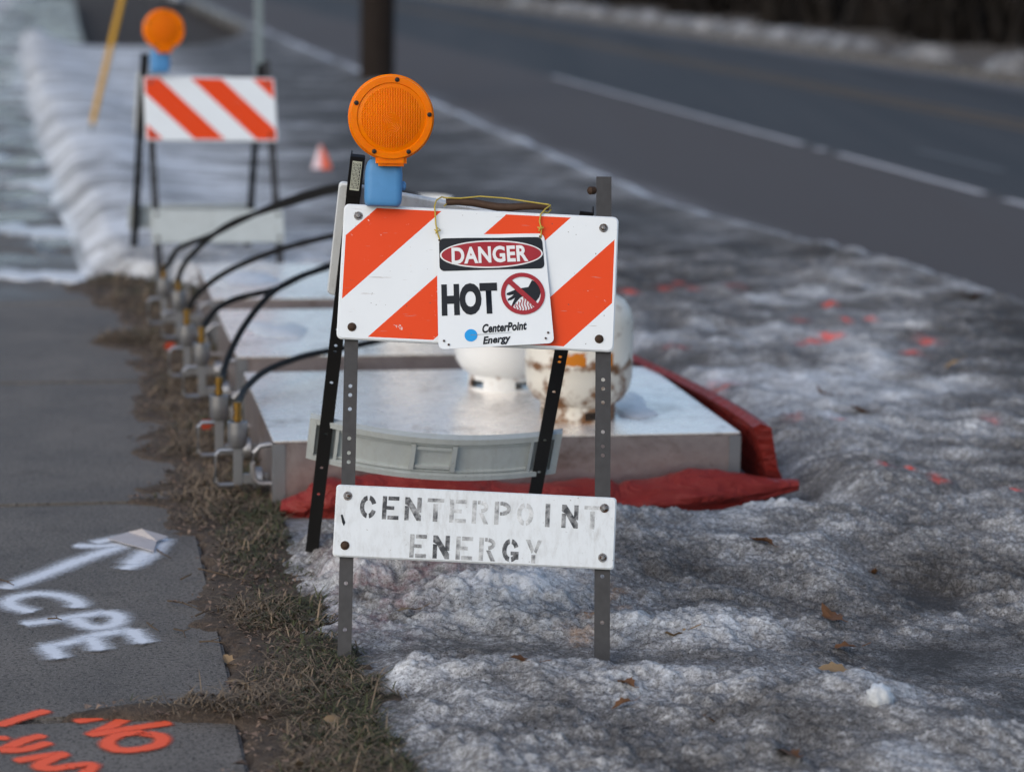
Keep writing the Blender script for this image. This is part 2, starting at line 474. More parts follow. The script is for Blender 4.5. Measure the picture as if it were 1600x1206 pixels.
def grid_mesh(name, X, Y, Z, attrs, keep=None, mats=None):
    """heightfield from 2-D arrays"""
    ny, nx = X.shape
    co = np.stack([X, Y, Z], -1).reshape(-1, 3).astype(np.float32)
    i = np.arange(ny*nx).reshape(ny, nx)
    q = np.stack([i[:-1, :-1], i[:-1, 1:], i[1:, 1:], i[1:, :-1]], -1)
    if keep is not None:
        kk = keep[:-1, :-1] | keep[:-1, 1:] | keep[1:, 1:] | keep[1:, :-1]
        q = q[kk]
    return co, q.reshape(-1, 4), {a: v.reshape(len(co), -1) for a, v in attrs.items()}
def join_grids(name, grids, mat, smooth=True):
    off = 0; cs = []; qs = []; at = {}
    for co, q, a in grids:
        used = np.unique(q); remap = -np.ones(len(co), np.int64); remap[used] = np.arange(len(used))
        cs.append(co[used]); qs.append(remap[q]+off); off += len(used)
        for k, v in a.items(): at.setdefault(k, []).append(v[used])
    co = np.concatenate(cs); q = np.concatenate(qs).astype(np.int32)
    me = bpy.data.meshes.new(name)
    me.vertices.add(len(co)); me.vertices.foreach_set('co', co.ravel())
    me.loops.add(q.size); me.loops.foreach_set('vertex_index', q.ravel())
    me.polygons.add(len(q)); me.polygons.foreach_set('loop_start', np.arange(0, q.size, 4, dtype=np.int32))
    me.update(calc_edges=True)
    if smooth: me.polygons.foreach_set('use_smooth', np.ones(len(q), bool))
    for k, v in at.items():
        v = np.concatenate(v)
        if v.shape[1] == 1:
            me.attributes.new(k, 'FLOAT', 'POINT').data.foreach_set('value', v.ravel().astype(np.float32))
        else:
            me.attributes.new(k, 'FLOAT_COLOR', 'POINT').data.foreach_set('color', v.ravel().astype(np.float32))
    me.validate()
    return link(name, me, mat)

# ------------------------------------------------------------------ the setting
mb = MB(); mb.add([(-700, -300, -.3), (700, -300, -.3), (700, 1200, -.3), (-700, 1200, -.3)], [(0, 1, 2, 3)])
tag(mb.build('ground', soil_mat('dark_wet_soil', (.016, .011, .008), (.035, .024, .017))), kind='structure')

# road
def strip_grid(n_list, t_list, zf, af):
    N, T = np.meshgrid(np.array(n_list, float), np.array(t_list, float))
    X = N*CA-T*SA; Y = N*SA+T*CA
    return grid_mesh('', X, Y, zf(N, T), af(N, T))
tl = np.concatenate([np.linspace(-20, 40, 241), np.linspace(41, 500, 100)])
road = join_grids('road', [strip_grid(np.linspace(3.5, 12.6, 92), tl, lambda N, T: -.10+0*N,
    lambda N, T: {'lane': ss(N+.15*fbm(N*.5, T*.1, 3), 6.2, 6.6), 'salt': np.clip((1-ss(N-.5*(1-ss(T, 9.5, 14))+.25*fbm(T*.6, N, 3, 4), 3.65, 4.3))*.7+.35*ss(N, 11.6, 12.4), 0, 1)})], M['asphalt'])
tag(road, kind='structure')
def marking(name, n0, n1, t0, t1, mat, label, group=None):
    k = max(2, int((t1-t0)/.5)); mb = MB()
    vs = []; fs = []
    for i in range(k+1):
        t = t0+(t1-t0)*i/k
        e = random.uniform(-.008, .008)
        vs += [ST(n0+e, t, -.094), ST(n1+e, t, -.094)]
        if i: fs.append((2*i-2, 2*i-1, 2*i+1, 2*i))
    mb.add(vs, fs)
    o = mb.build(name, mat); tag(o, label, 'road marking', group)
    return o
tl_a = NT(*D(1290, 215, 20.7).xy)[1]
marks = [(20.4, 31.5), (19.75, 20.0), (16.1, 19.4), (10.0, 15.7)]
mlab = ['long white line on the road ending near the gap', 'tiny white remnant of paint between two road line dashes',
        'white line dash on the road right of the gap', 'nearest white line dash running out of frame at right']
for (a_, b_), l_ in zip(marks, mlab):
    marking('lane_line', 6.32, 6.42, a_, b_, M['line_white'], l_, 'white lane line dashes')
marking('turn_arrow_remnant', 7.15, 7.25, 17.8, 19.8, worn('nearly_gone_road_paint', (.13, .14, .15), .8, 0, .5, 3), 'faint worn white streak on the darker lane of the road')
marking('centre_line', 9.15, 9.27, 8, 120, M['line_yellow'], 'near line of the faded yellow double centre line on the road', 'yellow centre lines')
marking('centre_line', 9.5, 9.62, 8, 120, M['line_yellow'], 'far line of the faded yellow double centre line on the road', 'yellow centre lines')
# kerbs
def kerb(name, n0, n1, z1, t0, t1, step=3.0):
    root = None; t = t0; me = None
    while t < t1:
        mb = MB(); mb.box((0, 0, -.25), (n1-n0, step-.02, z1))
        if me is None: me = mb.mesh('kerbstone', bevel=.015)
        o = link('kerbstone', me, M['concrete'])
        o.location = ST(n0, t); o.rotation_euler = (0, 0, AZ)
        if root is None:
            root = empty(name, ST(n0, t)); tag(root, kind='structure')
        o.parent = root; o.matrix_parent_inverse = Matrix.Translation(-root.location)
        t += step
    return root
kerb('near_kerb', 3.55, 3.72, -.01, 4, 70)
kerb('far_kerb', 12.45, 12.62, .02, 10, 110)

# verge beyond the road
tl2 = np.concatenate([np.linspace(0, 80, 161), np.linspace(82, 300, 60)])
def vz(N, T): return .0+.05*fbm(N*.8, T*.8, 4, 5)+ss(N, 15, 40)*2.5
verge = join_grids('far_verge', [strip_grid(np.linspace(12.6, 60, 80), tl2, vz, lambda N, T: {'wet': 0*N})],
                   soil_mat('dead_grass_verge', (.05, .042, .036), (.12, .105, .09)))
tag(verge, kind='structure')

# sidewalk slabs
def wetf(t): return float(ss(t, 9.6, 12.0))
root = empty('sidewalk', ST(-.5, 4)); tag(root, kind='structure')
SW0, SW1, SLAB = -1.25, .33, 1.92
for i in range(-2, 34):
    t0 = 4.73+i*SLAB
    mb = MB(); nn = 6
    mb.box((SW0, 0.012, -.12), (SW1+random.uniform(-.01, .015), SLAB-.012, -.0004))
    me = mb.mesh('slab', bevel=.008)
    w = me.attributes.new('wet', 'FLOAT', 'POINT')
    for d_ in w.data: d_.value = wetf(t0+1)
    o = link('slab', me, M['concrete'])
    o.parent = root; o.matrix_parent_inverse = Matrix.Translation(-root.location)
    o.location = ST(0, t0, 0); o.rotation_euler = (0, 0, AZ)

# turf strip with soil, between sidewalk and snow
def snow_edge(T):                                   # n where the snow starts
    e = np.interp(T, [3, 4.3, 4.75, 5.05, 5.3, 5.8, 6.3, 6.6, 10.15, 10.9, 11.3, 12.5, 18.7, 26, 35.5, 60],
                     [.66, .62, .60, .55, .55, .54, .54, .62, .66, .50, .12, .08, -.16, -.38, -.60, -.8])
    return e
def snow_d(N, T):
    return N-snow_edge(T)+(.11*fbm(N*3.2, T*3.2, 4, 11)+.06*fbm(N*14, T*14, 3, 12))*(1-ss(T, 10.5, 12.5))+.14*fbm(N*1.0, T*.25, 2, 14)*ss(T, 10.5, 12.5)
def turf_d(N, T):
    d = N-(.35-.09*ss(T, 5.4, 7.6))+.15*fbm(N*4, T*3, 4, 21)+.03*pn(N*20, T*20, 22)
    d = d+.42*np.exp(-((T-4.735+.02*fbm(N*4, T*0, 2, 23))/.05)**2)*ss(N, -.35, .15)
    d = d+.10*np.exp(-((T-6.65)/.04)**2)+.28*np.exp(-((T-9.45)/.12)**2)*ss(N, -.1, .3)+.2*ss(T, 10.1, 10.9)*(1-ss(T, 11.2, 11.5))
    return d
def turf_z(N, T):
    d = turf_d(N, T)
    return np.where(d > 0, .006+.013*ss(d, 0, .25), .006+np.maximum(d, -.2)*.5)+.010*fbm(N*9, T*9, 4, 31)-.12*ss(snow_d(N, T), .02, .15)*(1-ss(T, 10.9, 11.2))
N, T = np.meshgrid(np.arange(-.45, 2.2, .012), np.arange(3.3, 11.6, .012))
Zt = turf_z(N, T)
turf = join_grids('turf_strip', [grid_mesh('', N*CA-T*SA, N*SA+T*CA, Zt, {}, keep=(Zt > -.03))], M['soil'])
tag(turf, kind='structure')

# snow
paint_spots = []
for (u, v, r_, s_) in [(1297, 491, .035, 1), (1298, 543, .06, 1), (1270, 548, .05, .7), (1250, 560, .03, .5), (1145, 462, .05, .55), (1080, 465, .05, .3), (1040, 465, .05, .3), (1060, 455, .03, .5),
                       (1360, 517, .03, .55), (1320, 520, .03, .5), (1400, 535, .02, .5), (1425, 568, .05, .5), (1450, 550, .05, .45), (1250, 515, .04, .35), (1380, 760, .03, .5), (1465, 772, .03, .6),
                       (1580, 785, .025, .7), (1240, 680, .04, .25), (1310, 680, .03, .35), (1120, 620, .08, .3), (980, 470, .05, .8), (1055, 560, .06, .3), (1420, 760, .02, .5), (1545, 680, .03, .3)]:
    paint_spots.append((G(u, v, .06), r_*.72, min(1, s_*1.3), (.95, .07, .03)))
for (u, v, r_, s_) in [(680, 890, .12, .35), (580, 930, .14, .25), (620, 945, .06, .35), (560, 880, .12, .2)]:
    paint_spots.append((G(u, v, .05), r_, s_, (.28, .10, .12)))
for (u, v, r_, s_) in [(905, 905, .05, .8), (890, 895, .04, .5), (925, 970, .03, .8), (905, 985, .04, .4), (960, 935, .03, .5), (985, 950, .03, .6), (765, 935, .03, .2)]:
    paint_spots.append((G(u, v, .04), r_, s_, (.32, .15, .035)))
for (u, v, r_, s_) in [(570, 935, .04, .8), (625, 955, .03, .7), (850, 1035, .05, .6), (700, 1010, .05, .5), (1215, 790, .10, .9)]:
    paint_spots.append((G(u, v, .04), r_, s_, (.045, .03, .022)))
def billow(x, y, o, seed):
    s = 0; a = 1.; t = 0
    for i in range(o):
        s = s+a*np.sqrt(pn(x*2**i, y*2**i, seed+i)**2+.018); t += a; a *= .5
    return s/t
dips = [(G(534, 1045, 0), .12, .05), (G(938, 1040, 0), .12, .065), (G(1540, 1065, 0), .22, .055), (G(1440, 1045, 0), .10, .03), (G(720, 1020, 0), .13, .035), (G(600, 955, 0), .10, .03), (G(1245, 795, 0), .07, .05), (G(1440, 945, 0), .12, .04), (G(1100, 925, 0), .14, .03)]
hills = [(G(1290, 1150, 0), .22, .06), (G(760, 975, 0), .12, .05), (G(900, 1085, 0), .25, .035), (G(1000, 1010, 0), .12, .03), (G(1500, 1190, 0), .2, .05), (G(880, 935, 0), .1, .05)]
def snow_fine(X, Y):
    wx = X+.02*pn(X*9, Y*9, 2); wy = Y+.02*pn(X*9, Y*9, 3)
    m = np.clip(.85+1.1*fbm(X*1.9, Y*2.3, 3, 65), .35, 1.35)          # rough crust here, glazed smooth there
    return m*(.024*(billow(wx*9.5, wy*11, 2, 61)-.33)+.013*fbm(X*27, Y*30, 2, 70))+.0045*pn(X*68, Y*68, 71)*(.4+.6*m)+.0024*pn(X*125, Y*125, 72)
def snow_z(X, Y):
    N, T = NT(X, Y)
    d = snow_d(N, T)
    lob = 1.55*billow(X*1.7+.3*pn(X*3, Y*3, 1), Y*2.3, 2, 41)-.3
    wx = X+.05*pn(X*4, Y*4, 2); wy = Y+.05*pn(X*4, Y*4, 3)
    z = .022+.062*ss(T, 5.15, 5.75)+(1-ss(T, 10, 13))*(.042*lob+.046*(billow(wx*3.6, wy*4.8, 2, 51)-.3))+snow_fine(X, Y)*(1-.92*ss(T, 10.5, 13))+ss(T, 10.5, 13)*.010*fbm((X*.8+Y*.6)*1.3+.5*pn(X*.9, Y*.7, 67), (-X*.6+Y*.8)*.9+.5*pn(X*.7, Y*.9, 68), 4, 66)
    for p, r_, a in dips: z = z-a*np.exp(-((X-p.x)**2+((Y-p.y)*.8)**2)/r_**2)
    for p, r_, a in hills: z = z+a*np.exp(-((X-p.x)**2+((Y-p.y)*.9)**2)/r_**2)
    # under and beside the heater boxes the snow is packed low
    front_t = 5.98+.06*pn(X*3, Y*3, 44)
    inbox = ss(N, .3, .5)*(1-ss(N, 1.95, 2.2))*ss(T, front_t, front_t+.16)*(1-ss(T, 10.2, 10.5))
    z = z*(1-inbox)-.02*inbox
    # snow bank left by the shovel along the far sidewalk
    bank = ss(T, 11, 14)*np.exp(-((d-.35)/.35)**2)*.07
    z = z+bank*(1+.25*pn(N*.7, T*.3, 81))
    z = np.where(z < .018, .018*np.exp(np.minimum(z-.018, 0)/.018*.8), z)
    # edge to turf
    z = np.where(d > 0, z*ss(d, -.02, .16)+.012, .012+d*.6)
    # road edge
    re = N-3.62-.55*(1-ss(T, 9.5, 14))-.07*fbm(T*.55, 0*N, 3, 93)-.04*pn(T*3, N*3, 94)
    ridge = np.exp(-((re+.28)/.16)**2)*.035*ss(T, 8, 13)
    z = (z+ridge)*(1-ss(re, -.22, .08))-.13*ss(re, -.1, .15)
    # bare soil patch far away
    hole = 1-ss(np.hypot((N-1.1)/3.0, (T-60)/24)+.12*fbm(N*.7, T*.3, 3, 97), .9, 1.05)
    z = z-hole*.5
    # ice on the far sidewalk
    ice = (N < snow_edge(T))*ss(T+.9*fbm(N*1.4, T*.6, 3, 98), 10.5, 11.2)
    iz = .004+.006*np.clip(fbm(N*2.6, T*1.6, 4, 99)+.20*ss(T, 10.8, 11.8)-.20, -.5, .5)
    z = np.where((ice > .02) & (d < .02), np.maximum(z, np.where(iz > .0048, iz, -.2)), z)
    return z, d, N, T, ice
def snow_grid(x0, x1, y0, y1, st):
    X, Y = np.meshgrid(np.arange(x0, x1+st*.5, st), np.arange(y0, y1+st*.5, st))
    Z, d, N, T, ice = snow_z(X, Y)
    lo = billow(X*3.6, Y*4.8, 2, 51)
    big = fbm(X*.9, Y*1.1, 4, 101); mid = fbm(X*4, Y*4, 4, 111)
    dirt = .55+.48*big+.38*mid-.35*(lo-.3)-8.5*snow_fine(X, Y)*(1-.92*ss(NT(X, Y)[1], 10.5, 13))
    gz = np.gradient(Z, st, axis=0)
    dirt = dirt-.14*np.clip(gz*1.0, -.6, .6)*(st < .02)     # grit collects on the melted faces, fresh grain on crests
    dirt = dirt+.26*ss(X-.25*(Y-5), .25, .9)*(1-ss(Y, 12, 16))
    dirt = dirt-.26*ss(T, 10.3, 11.5)*(1-ss(N, .8, 2.2))-.05+.24*ss(T, 7.5, 11)*ss(N, .9, 1.8)
    re = N-3.62-.55*(1-ss(T, 9.5, 14))
    dirt = dirt-1.0*np.exp(-((re+.12)/.15)**2)*(.35+.65*ss(T, 10, 13))+.10*ss(N, 1.2, 2.6)*ss(T, 8, 14)
    for p, r_, a in dips: dirt = dirt+a*4.5*np.exp(-((X-p.x)**2+((Y-p.y)*.8)**2)/(r_*1.1)**2)
    for p, r_, a in hills: dirt = dirt-a*4.5*np.exp(-((X-p.x)**2+((Y-p.y)*.9)**2)/(r_*1.1)**2)
    dirt = np.clip(dirt, 0, 1)
    stain = np.zeros(X.shape+(4,)); 
    for p, r_, s_, c in paint_spots:
        w = np.exp(-(((X-p.x)/r_)**2+((Y-p.y)/(r_*1.9))**2))*s_*np.clip(.9+1.6*pn(X*22, Y*16, 7), 0, 1.5)
        up = w > stain[..., 3]
        stain[up] = np.concatenate([np.broadcast_to(c, (int(up.sum()), 3)), w[up][:, None]], -1)
    stain[..., 3] = np.clip(stain[..., 3], 0, 1)
    dirt = np.where((d < .03) & (ice > .02), np.clip(.22+1.1*fbm(N*2.2, T*.9, 4, 120), 0, 1), dirt)
    wet = np.clip((d < .03)*(ice > .02)*.55+.25*ss(T, 11, 14)*(1-ss(d, .0, .3)), 0, 1)
    return grid_mesh('', X, Y, Z, {'dirt': dirt, 'stain': stain, 'wet': wet}, keep=(Z > -.035) & (N < 4.5))
snow = join_grids('snow_cover', [snow_grid(-1.0, 2.1, 3.5, 7.4, .0056), snow_grid(2.1, 4.5, 3.5, 7.4, .02), snow_grid(-3.2, 4.2, 7.4, 13, .015),
                                 snow_grid(-9, 4, 13, 30, .045), snow_grid(-18, 2, 30, 80, .13)], M['snow'])
tag(snow, kind='structure')
def snow_h(x, y):
    z = snow_z(np.array([[x]]), np.array([[y]]))[0][0, 0]
    n, t = NT(x, y)
    zt = float(turf_z(np.array([[n]]), np.array([[t]]))[0, 0])
    return max(float(z), zt)

# far snow bank on the other kerb: broken chunks
k_ = 0
ords = ['third', 'fourth', 'fifth', 'sixth', 'seventh', 'eighth', 'ninth', 'second', 'first']
for t0, t1 in ((38.5, 41.5), (42.2, 44.2), (44.8, 47.2), (48, 51.5), (53, 56), (58, 63), (66, 70), (35.0, 36.4), (31.5, 32.6)):
    ts = np.linspace(t0, t1, 24); ns = np.linspace(12.55, 13.5, 12)
    N, T = np.meshgrid(ns, ts)
    e = np.minimum(np.minimum(N-12.55, 13.5-N)*4, np.minimum(T-t0, t1-T)*3)
    Z = -.05+.24*ss(e, 0, 1)*(1+.6*fbm(N*2, T*1.5, 3, 5))
    g = grid_mesh('', N*CA-T*SA, N*SA+T*CA, Z, {'dirt': .58+.5*fbm(N*3, T*2, 3, 8), 'stain': np.zeros(N.shape+(4,)), 'wet': 0*N})
    o = join_grids('snow_heap', [g], M['snow'])
    tag(o, 'low heap of old snow on the far kerb, %s from the right edge' % ords[k_], 'snow heap', 'snow heaps on the far kerb'); k_ += 1

# dark wood beyond the road: one mass of bare twigs
rs = np.random.RandomState(5); vs = []; fs = []
for i in range(9000):
    t = rs.uniform(22, 135); n = 15.8+abs(rs.normal(0, 2.2))+.6*math.sin(t*.7)
    z0 = rs.uniform(-.1, 2.6)*(rs.rand() < .7); h = rs.uniform(.5, 2.2); w = rs.uniform(.02, .14)
    p = ST(n, t, z0); q = ST(n+rs.normal(0, .35), t+rs.normal(0, .45), z0+h); s_ = ST(w, 0)-ST(0, 0); s2 = Vector((rs.normal(), rs.normal(), 0)).normalized()*w
    k = len(vs); vs += [p-s2, p+s2, q]; fs.append((k, k+1, k+2))
for i in range(160):
    t = rs.uniform(22, 135); n = rs.uniform(16.4, 22); r_ = rs.uniform(.05, .16); k = len(vs); h = rs.uniform(3, 7)
    for z in (-.2, h):
        for a in range(6): vs.append(ST(n+r_*(1-.5*(z > 0))*math.cos(a*1.047), t+r_*math.sin(a*1.047), z))
    fs += [(k+a, k+(a+1) % 6, k+6+(a+1) % 6, k+6+a) for a in range(6)]
me = bpy.data.meshes.new('wood'); me.from_pydata([tuple(v) for v in vs], [], fs)
o = link('bare_wood', me, M['hedge']); tag(o, 'dark mass of bare trees and brush beyond the road', 'wood', kind='stuff')
#INSERT_OBJECTS
# ------------------------------------------------------------------ barricades
LEAN = R(20.2)
SL, CL = math.sin(LEAN), math.cos(LEAN)
def FL(u, w, d=0.0):                    # front frame: u across, w up along the frame, d towards the viewer
    return Vector((u, w*SL-d*CL, w*CL+d*SL))
def rrect(w, h, r, seg=5):
    pts = []
    for cx, cy, a0 in ((w/2-r, h/2-r, 0), (-w/2+r, h/2-r, 90), (-w/2+r, -h/2+r, 180), (w/2-r, -h/2+r, 270)):
        for i in range(seg+1):
            a = R(a0+90*i/seg); pts.append((cx+r*math.cos(a), cy+r*math.sin(a)))
    return pts
def plate(name, w, h, t, r, fn, mat, parent, bev=.003, rag=0.0):
    ol = rrect(w, h, r); n = len(ol); vs = []; ab = []
    def ring(s, d):
        for i, (a, b) in enumerate(ol):
            a2 = a*(1-s*2/w); b2 = b*(1-s*2/h)
            if rag:
                a2 += rag*math.sin(i*12.9898)*.5; b2 += rag*math.sin(i*78.233)*.5
            vs.append(fn(a2, b2, d)); ab.append((a2, b2))
    ring(bev, 0); ring(0, bev); ring(0, t-bev); ring(bev, t)
    fs = [tuple(range(n))[::-1], tuple(3*n+i for i in range(n))]
    for k in range(3):
        fs += [(k*n+i, k*n+(i+1) % n, (k+1)*n+(i+1) % n, (k+1)*n+i) for i in range(n)]
    me = bpy.data.meshes.new(name); me.from_pydata([tuple(v) for v in vs], [], fs)
    uv = me.uv_layers.new(name='UVMap')
    for lp in me.loops:
        a, b = ab[lp.vertex_index]; uv.data[lp.index].uv = (a+w/2, h/2-b)
    bm = bmesh.new(); bm.from_mesh(me); bmesh.ops.recalc_face_normals(bm, faces=bm.faces); bm.to_mesh(me); bm.free()
    return link(name, me, mat, parent)
def hole_leg(name, W, L, holes, r, t, depth, fn, mat, parent, side=1):
    """steel angle: flange with punched holes (in the a-b plane) and a second flange running back"""
    mb = MB(); rows = [0.0]; cells = []
    c = r*1.5
    for h in sorted(holes):
        if h-c > rows[-1]+.001 and h+c < L-.001:
            rows += [h-c, h+c]; cells.append((len(rows)-2, h))
    rows.append(L)
    hc = {i: h for i, h in cells}
    for lay, d in ((0, 0.0), (1, -t)):
        for i in range(len(rows)-1):
            b0, b1 = rows[i], rows[i+1]
            if i in hc:
                out = [(-W/2, b0), (0, b0), (W/2, b0), (W/2, (b0+b1)/2), (W/2, b1), (0, b1), (-W/2, b1), (-W/2, (b0+b1)/2)]
                inn = [(r*math.cos(R(225+45*k)), hc[i]+r*math.sin(R(225+45*k))) for k in range(8)]
                mb.add([fn(a, b, d) for a, b in out+inn], [(k, (k+1) % 8, 8+(k+1) % 8, 8+k) for k in range(8)])
                if lay == 0:
                    mb.add([fn(a, b, 0) for a, b in inn]+[fn(a, b, -t) for a, b in inn], [(k, (k+1) % 8, 8+(k+1) % 8, 8+k) for k in range(8)])
            else:
                mb.add([fn(a, b, d) for a, b in ((-W/2, b0), (W/2, b0), (W/2, b1), (-W/2, b1))], [(0, 1, 2, 3)])
    e = side*W/2; e2 = side*(W/2-t)
    mb.add([fn(-e, 0, 0), fn(-e, L, 0), fn(-e, L, -t), fn(-e, 0, -t)], [(0, 1, 2, 3)])
    mb.box((min(e, e2), 0, -depth), (max(e, e2), L, -t*.0-.0002), lambda p: fn(p.x, p.y, p.z))
    mb.add([fn(-W/2, L, 0), fn(W/2, L, 0), fn(W/2, L, -t), fn(-W/2, L, -t)], [(0, 1, 2, 3)])
    return mb.build(name, mat, parent)

# stencil glyphs: polygons in a unit cell (x right, y up)
def arc(cx, cy, rx, ry, a0, a1, th, n=7):
    o = [(cx+rx*math.cos(R(a0+(a1-a0)*i/n)), cy+ry*math.sin(R(a0+(a1-a0)*i/n))) for i in range(n+1)]
    i_ = [(cx+(rx-th)*math.cos(R(a0+(a1-a0)*i/n)), cy+(ry-th*.8)*math.sin(R(a0+(a1-a0)*i/n))) for i in range(n+1)]
    return [[o[k], o[k+1], i_[k+1], i_[k]] for k in range(n)]
def rc(x0, y0, x1, y1): return [[(x0, y0), (x1, y0), (x1, y1), (x0, y1)]]
S = .26
GL = {
 'C': arc(.5, .5, .5, .5, 100, 260, S)+arc(.5, .5, .5, .5, 20, 80, S)+arc(.5, .5, .5, .5, 280, 340, S),
 'O': arc(.5, .5, .5, .5, 100, 260, S)+arc(.5, .5, .5, .5, -80, 80, S),
 'G': arc(.5, .5, .5, .5, 100, 260, S)+arc(.5, .5, .5, .5, 20, 80, S)+arc(.5, .5, .5, .5, 280, 340, S)+rc(.52, .30, 1, .46)+rc(.74, .12, 1, .34),
 'E': rc(0, 0, S, 1)+rc(S+.08, 0, 1, .17)+rc(S+.08, .83, 1, 1)+rc(S, .42, .72, .58),
 'N': rc(0, 0, S, .62)+rc(.74, .36, 1, 1)+[[(0, .70), (0, 1), (.26, 1), (1, .22), (1, 0), (.74, 0), (.22, .62)]],
 'T': rc(0, .84, 1, 1)+rc(.36, 0, .64, .76),
 'R': rc(0, 0, S, 1)+arc(.48, .73, .5, .27, -80, 80, .22)+rc(S+.07, .84, .5, 1)+[[(.42, .46), (.68, .46), (1, 0), (.72, 0)]],
 'P': rc(0, 0, S, 1)+arc(.48, .70, .5, .30, -85, 85, .23)+rc(S+.07, .84, .5, 1)+rc(S+.07, .40, .5, .55),
 'I': rc(.36, 0, .64, 1),
 'Y': [[(0, 1), (.28, 1), (.52, .58), (.40, .40)]]+[[(.74, 1), (1, 1), (.66, .42), (.52, .50)]]+rc(.38, 0, .63, .36),
}
class Frame:
    pass
def local_of(root_loc, yaw):
    return lambda p: Matrix.Rotation(-yaw, 3, 'Z') @ (Vector(p)-Vector(root_loc))

def bolt(mb, fn, a, b, d, r=.0066):
    c = fn(a, b, d); ax = (fn(a, b, d+.01)-c).normalized()
    mb.lathe([(r*1.5, 0), (r*1.5, .0015), (r, .0016), (r, .004), (r*.7, .0062), (.0005, .0068)], 12, c, ax)

def make_barricade(loc, yaw, roll, stripe, rear, label, letters, hw=.2775):
    root = empty('barricade', loc, yaw)
    tag(root, label, 'barricade', 'folding traffic barricades')
    holes = [.09, .19, .455, .475, .507, .572, .603, .623, .76, .90]
    for s in (-1, 1):
        top = 1.105 if s > 0 else 1.01
        off = -.022 if s > 0 else 0
        hole_leg('leg', .034 if s > 0 else .030, top+.06, [h+.06+off*s*-1 for h in holes], .0046, .003, .026, lambda a, b, d, s=s: FL(s*hw+a, b-.06, d), M['steel'], root, side=s)
    def rollfn(uc, wc, d0):
        cr, sr = math.cos(roll), math.sin(roll)
        return lambda a, b, d: FL(uc+a*cr+b*sr, wc-a*sr+b*cr, d0+d)
    fn1 = rollfn(0, .8675, .003)
    p1 = plate('striped_panel', .61, .305, .012, .012, fn1, stripe, root)
    fn2 = rollfn(0, .3145, .003)
    p2 = plate('lower_panel', .61, .157, .012, .008, fn2, M['white_plastic'] if letters else M['grey_plastic'], root)
    for fn, A, B, par in ((fn1, .272, .1255, p1), (fn2, .279, .054, p2)):
        for sa in (-1, 1):
            for sb in (-1, 1):
                mb = MB(); bolt(mb, fn, sa*A, sb*B, .012)
                mb.build('bolt', M['bolt_rust'] if (sb < 0 and sa < 0 or (sa > 0 and par is p1 and sb < 0)) else M['bolt'], par, True)
    if letters:
        rows = [('CENTERPOINT', -.2515, .0575, .0487, [.95, .95, .78, .66, .45, .36, .52, .24, .62, .80, .40]), ('ENERGY', -.139, -.0225, .0500, [.62, .95, .46, .48, .88, .55])]
        for word, u0, v0, pitch, fades in rows:
            for i, ch in enumerate(word):
                mb = MB(); w_ = .036; h_ = .0505
                for poly in GL[ch]:
                    vs = [fn2(u0+i*pitch+x*w_, v0-h_+y*h_, .0124) for x, y in poly]
                    mb.add(vs, [tuple(range(len(vs)))])
                o = mb.build('stencil_letter', M['stencil'], p2); o.color = (fades[i], 0, 0, 1)
        mk = MB()                                             # small black scuff at the left edge
        mk.add([fn2(x, y, .0125) for x, y in ((-.292, .012), (-.288, .013), (-.281, -.004), (-.284, -.012), (-.288, -.004))], [(0, 1, 2, 3, 4)])
        mk.build('scuff', M['black_print'], p2)
    # rear frame
    LT, LB, RT, RB = [Vector(p) for p in rear]
    eu = ((RB-LB)+(RT-LT)).normalized()
    for nm, T_, B_, s in (('l', LT, LB, -1), ('r', RT, RB, 1)):
        ew = (T_-B_).normalized(); ed = eu.cross(ew).normalized()
        if ed.y > 0: ed = -ed
        L = (T_-B_).length+.05
        B0 = B_-ew*.05
        hole_leg('leg', .032, L, [.13+.05, .26, .36, .51, .60, .615, .66, .70, .725, .745], .0044, .003, .028, lambda a, b, d, B0=B0, ew=ew, ed=ed: B0+eu*a+ew*b+ed*d, M['black'], root, side=s)
    ew = ((LT+RT)-(LB+RB)).normalized(); ed = eu.cross(ew).normalized()
    if ed.y > 0: ed = -ed
    def rear_pt(fr, a, b, d):
        c = (LT+(LB-LT)*fr+RT+(RB-RT)*fr)/2
        sl = ((RT+(RB-RT)*fr)-(LT+(LB-LT)*fr)).normalized()
        return c+sl*a+ew*b+ed*d
    plate('rear_panel', .605, .305, .014, .012, lambda a, b, d: rear_pt(.225, a+.004, b, -.045+d), M['white_plastic'], root)
    # rear rail: bowed moulded plastic, hollow side towards the viewer
    bow = .055 if letters else .0
    def rp(p):
        a, b, d = p
        return rear_pt(.735, a, b, -.034+d+bow*(1-(a/.305)**2))
    def cbox(mb, a0, a1, b0, b1, d0, d1):
        n = max(1, int((a1-a0)/.04))
        for j in range(n+1):
            a = a0+(a1-a0)*j/n
            mb.v += [tuple(rp(q)) for q in ((a, b0, d0), (a, b1, d0), (a, b1, d1), (a, b0, d1))]
        k = len(mb.v)-4*(n+1)
        for j in range(n):
            for q in range(4): mb.f.append((k+4*j+q, k+4*j+(q+1) % 4, k+4*j+4+(q+1) % 4, k+4*j+4+q))
        mb.f += [(k+3, k+2, k+1, k), (k+4*n, k+4*n+1, k+4*n+2, k+4*n+3)]
    mb = MB(); cbox(mb, -.305, .305, -.062, .062, -.004, .0)
    rail = mb.build('rear_rail', M['grey_plastic'], root)
    mb = MB()
    cbox(mb, -.30, .30, .046, .062, .0002, .016); cbox(mb, -.30, .30, -.062, -.048, .0002, .016)
    cbox(mb, -.305, -.288, -.061, .061, .0002, .0165); cbox(mb, .288, .305, -.061, .061, .0002, .0165)
    mb.build('rail_rim', M['grey_plastic'], rail)
    mb = MB()
    for a in (-.235, .235): cbox(mb, a-.004, a+.004, -.047, .045, .0002, .012)
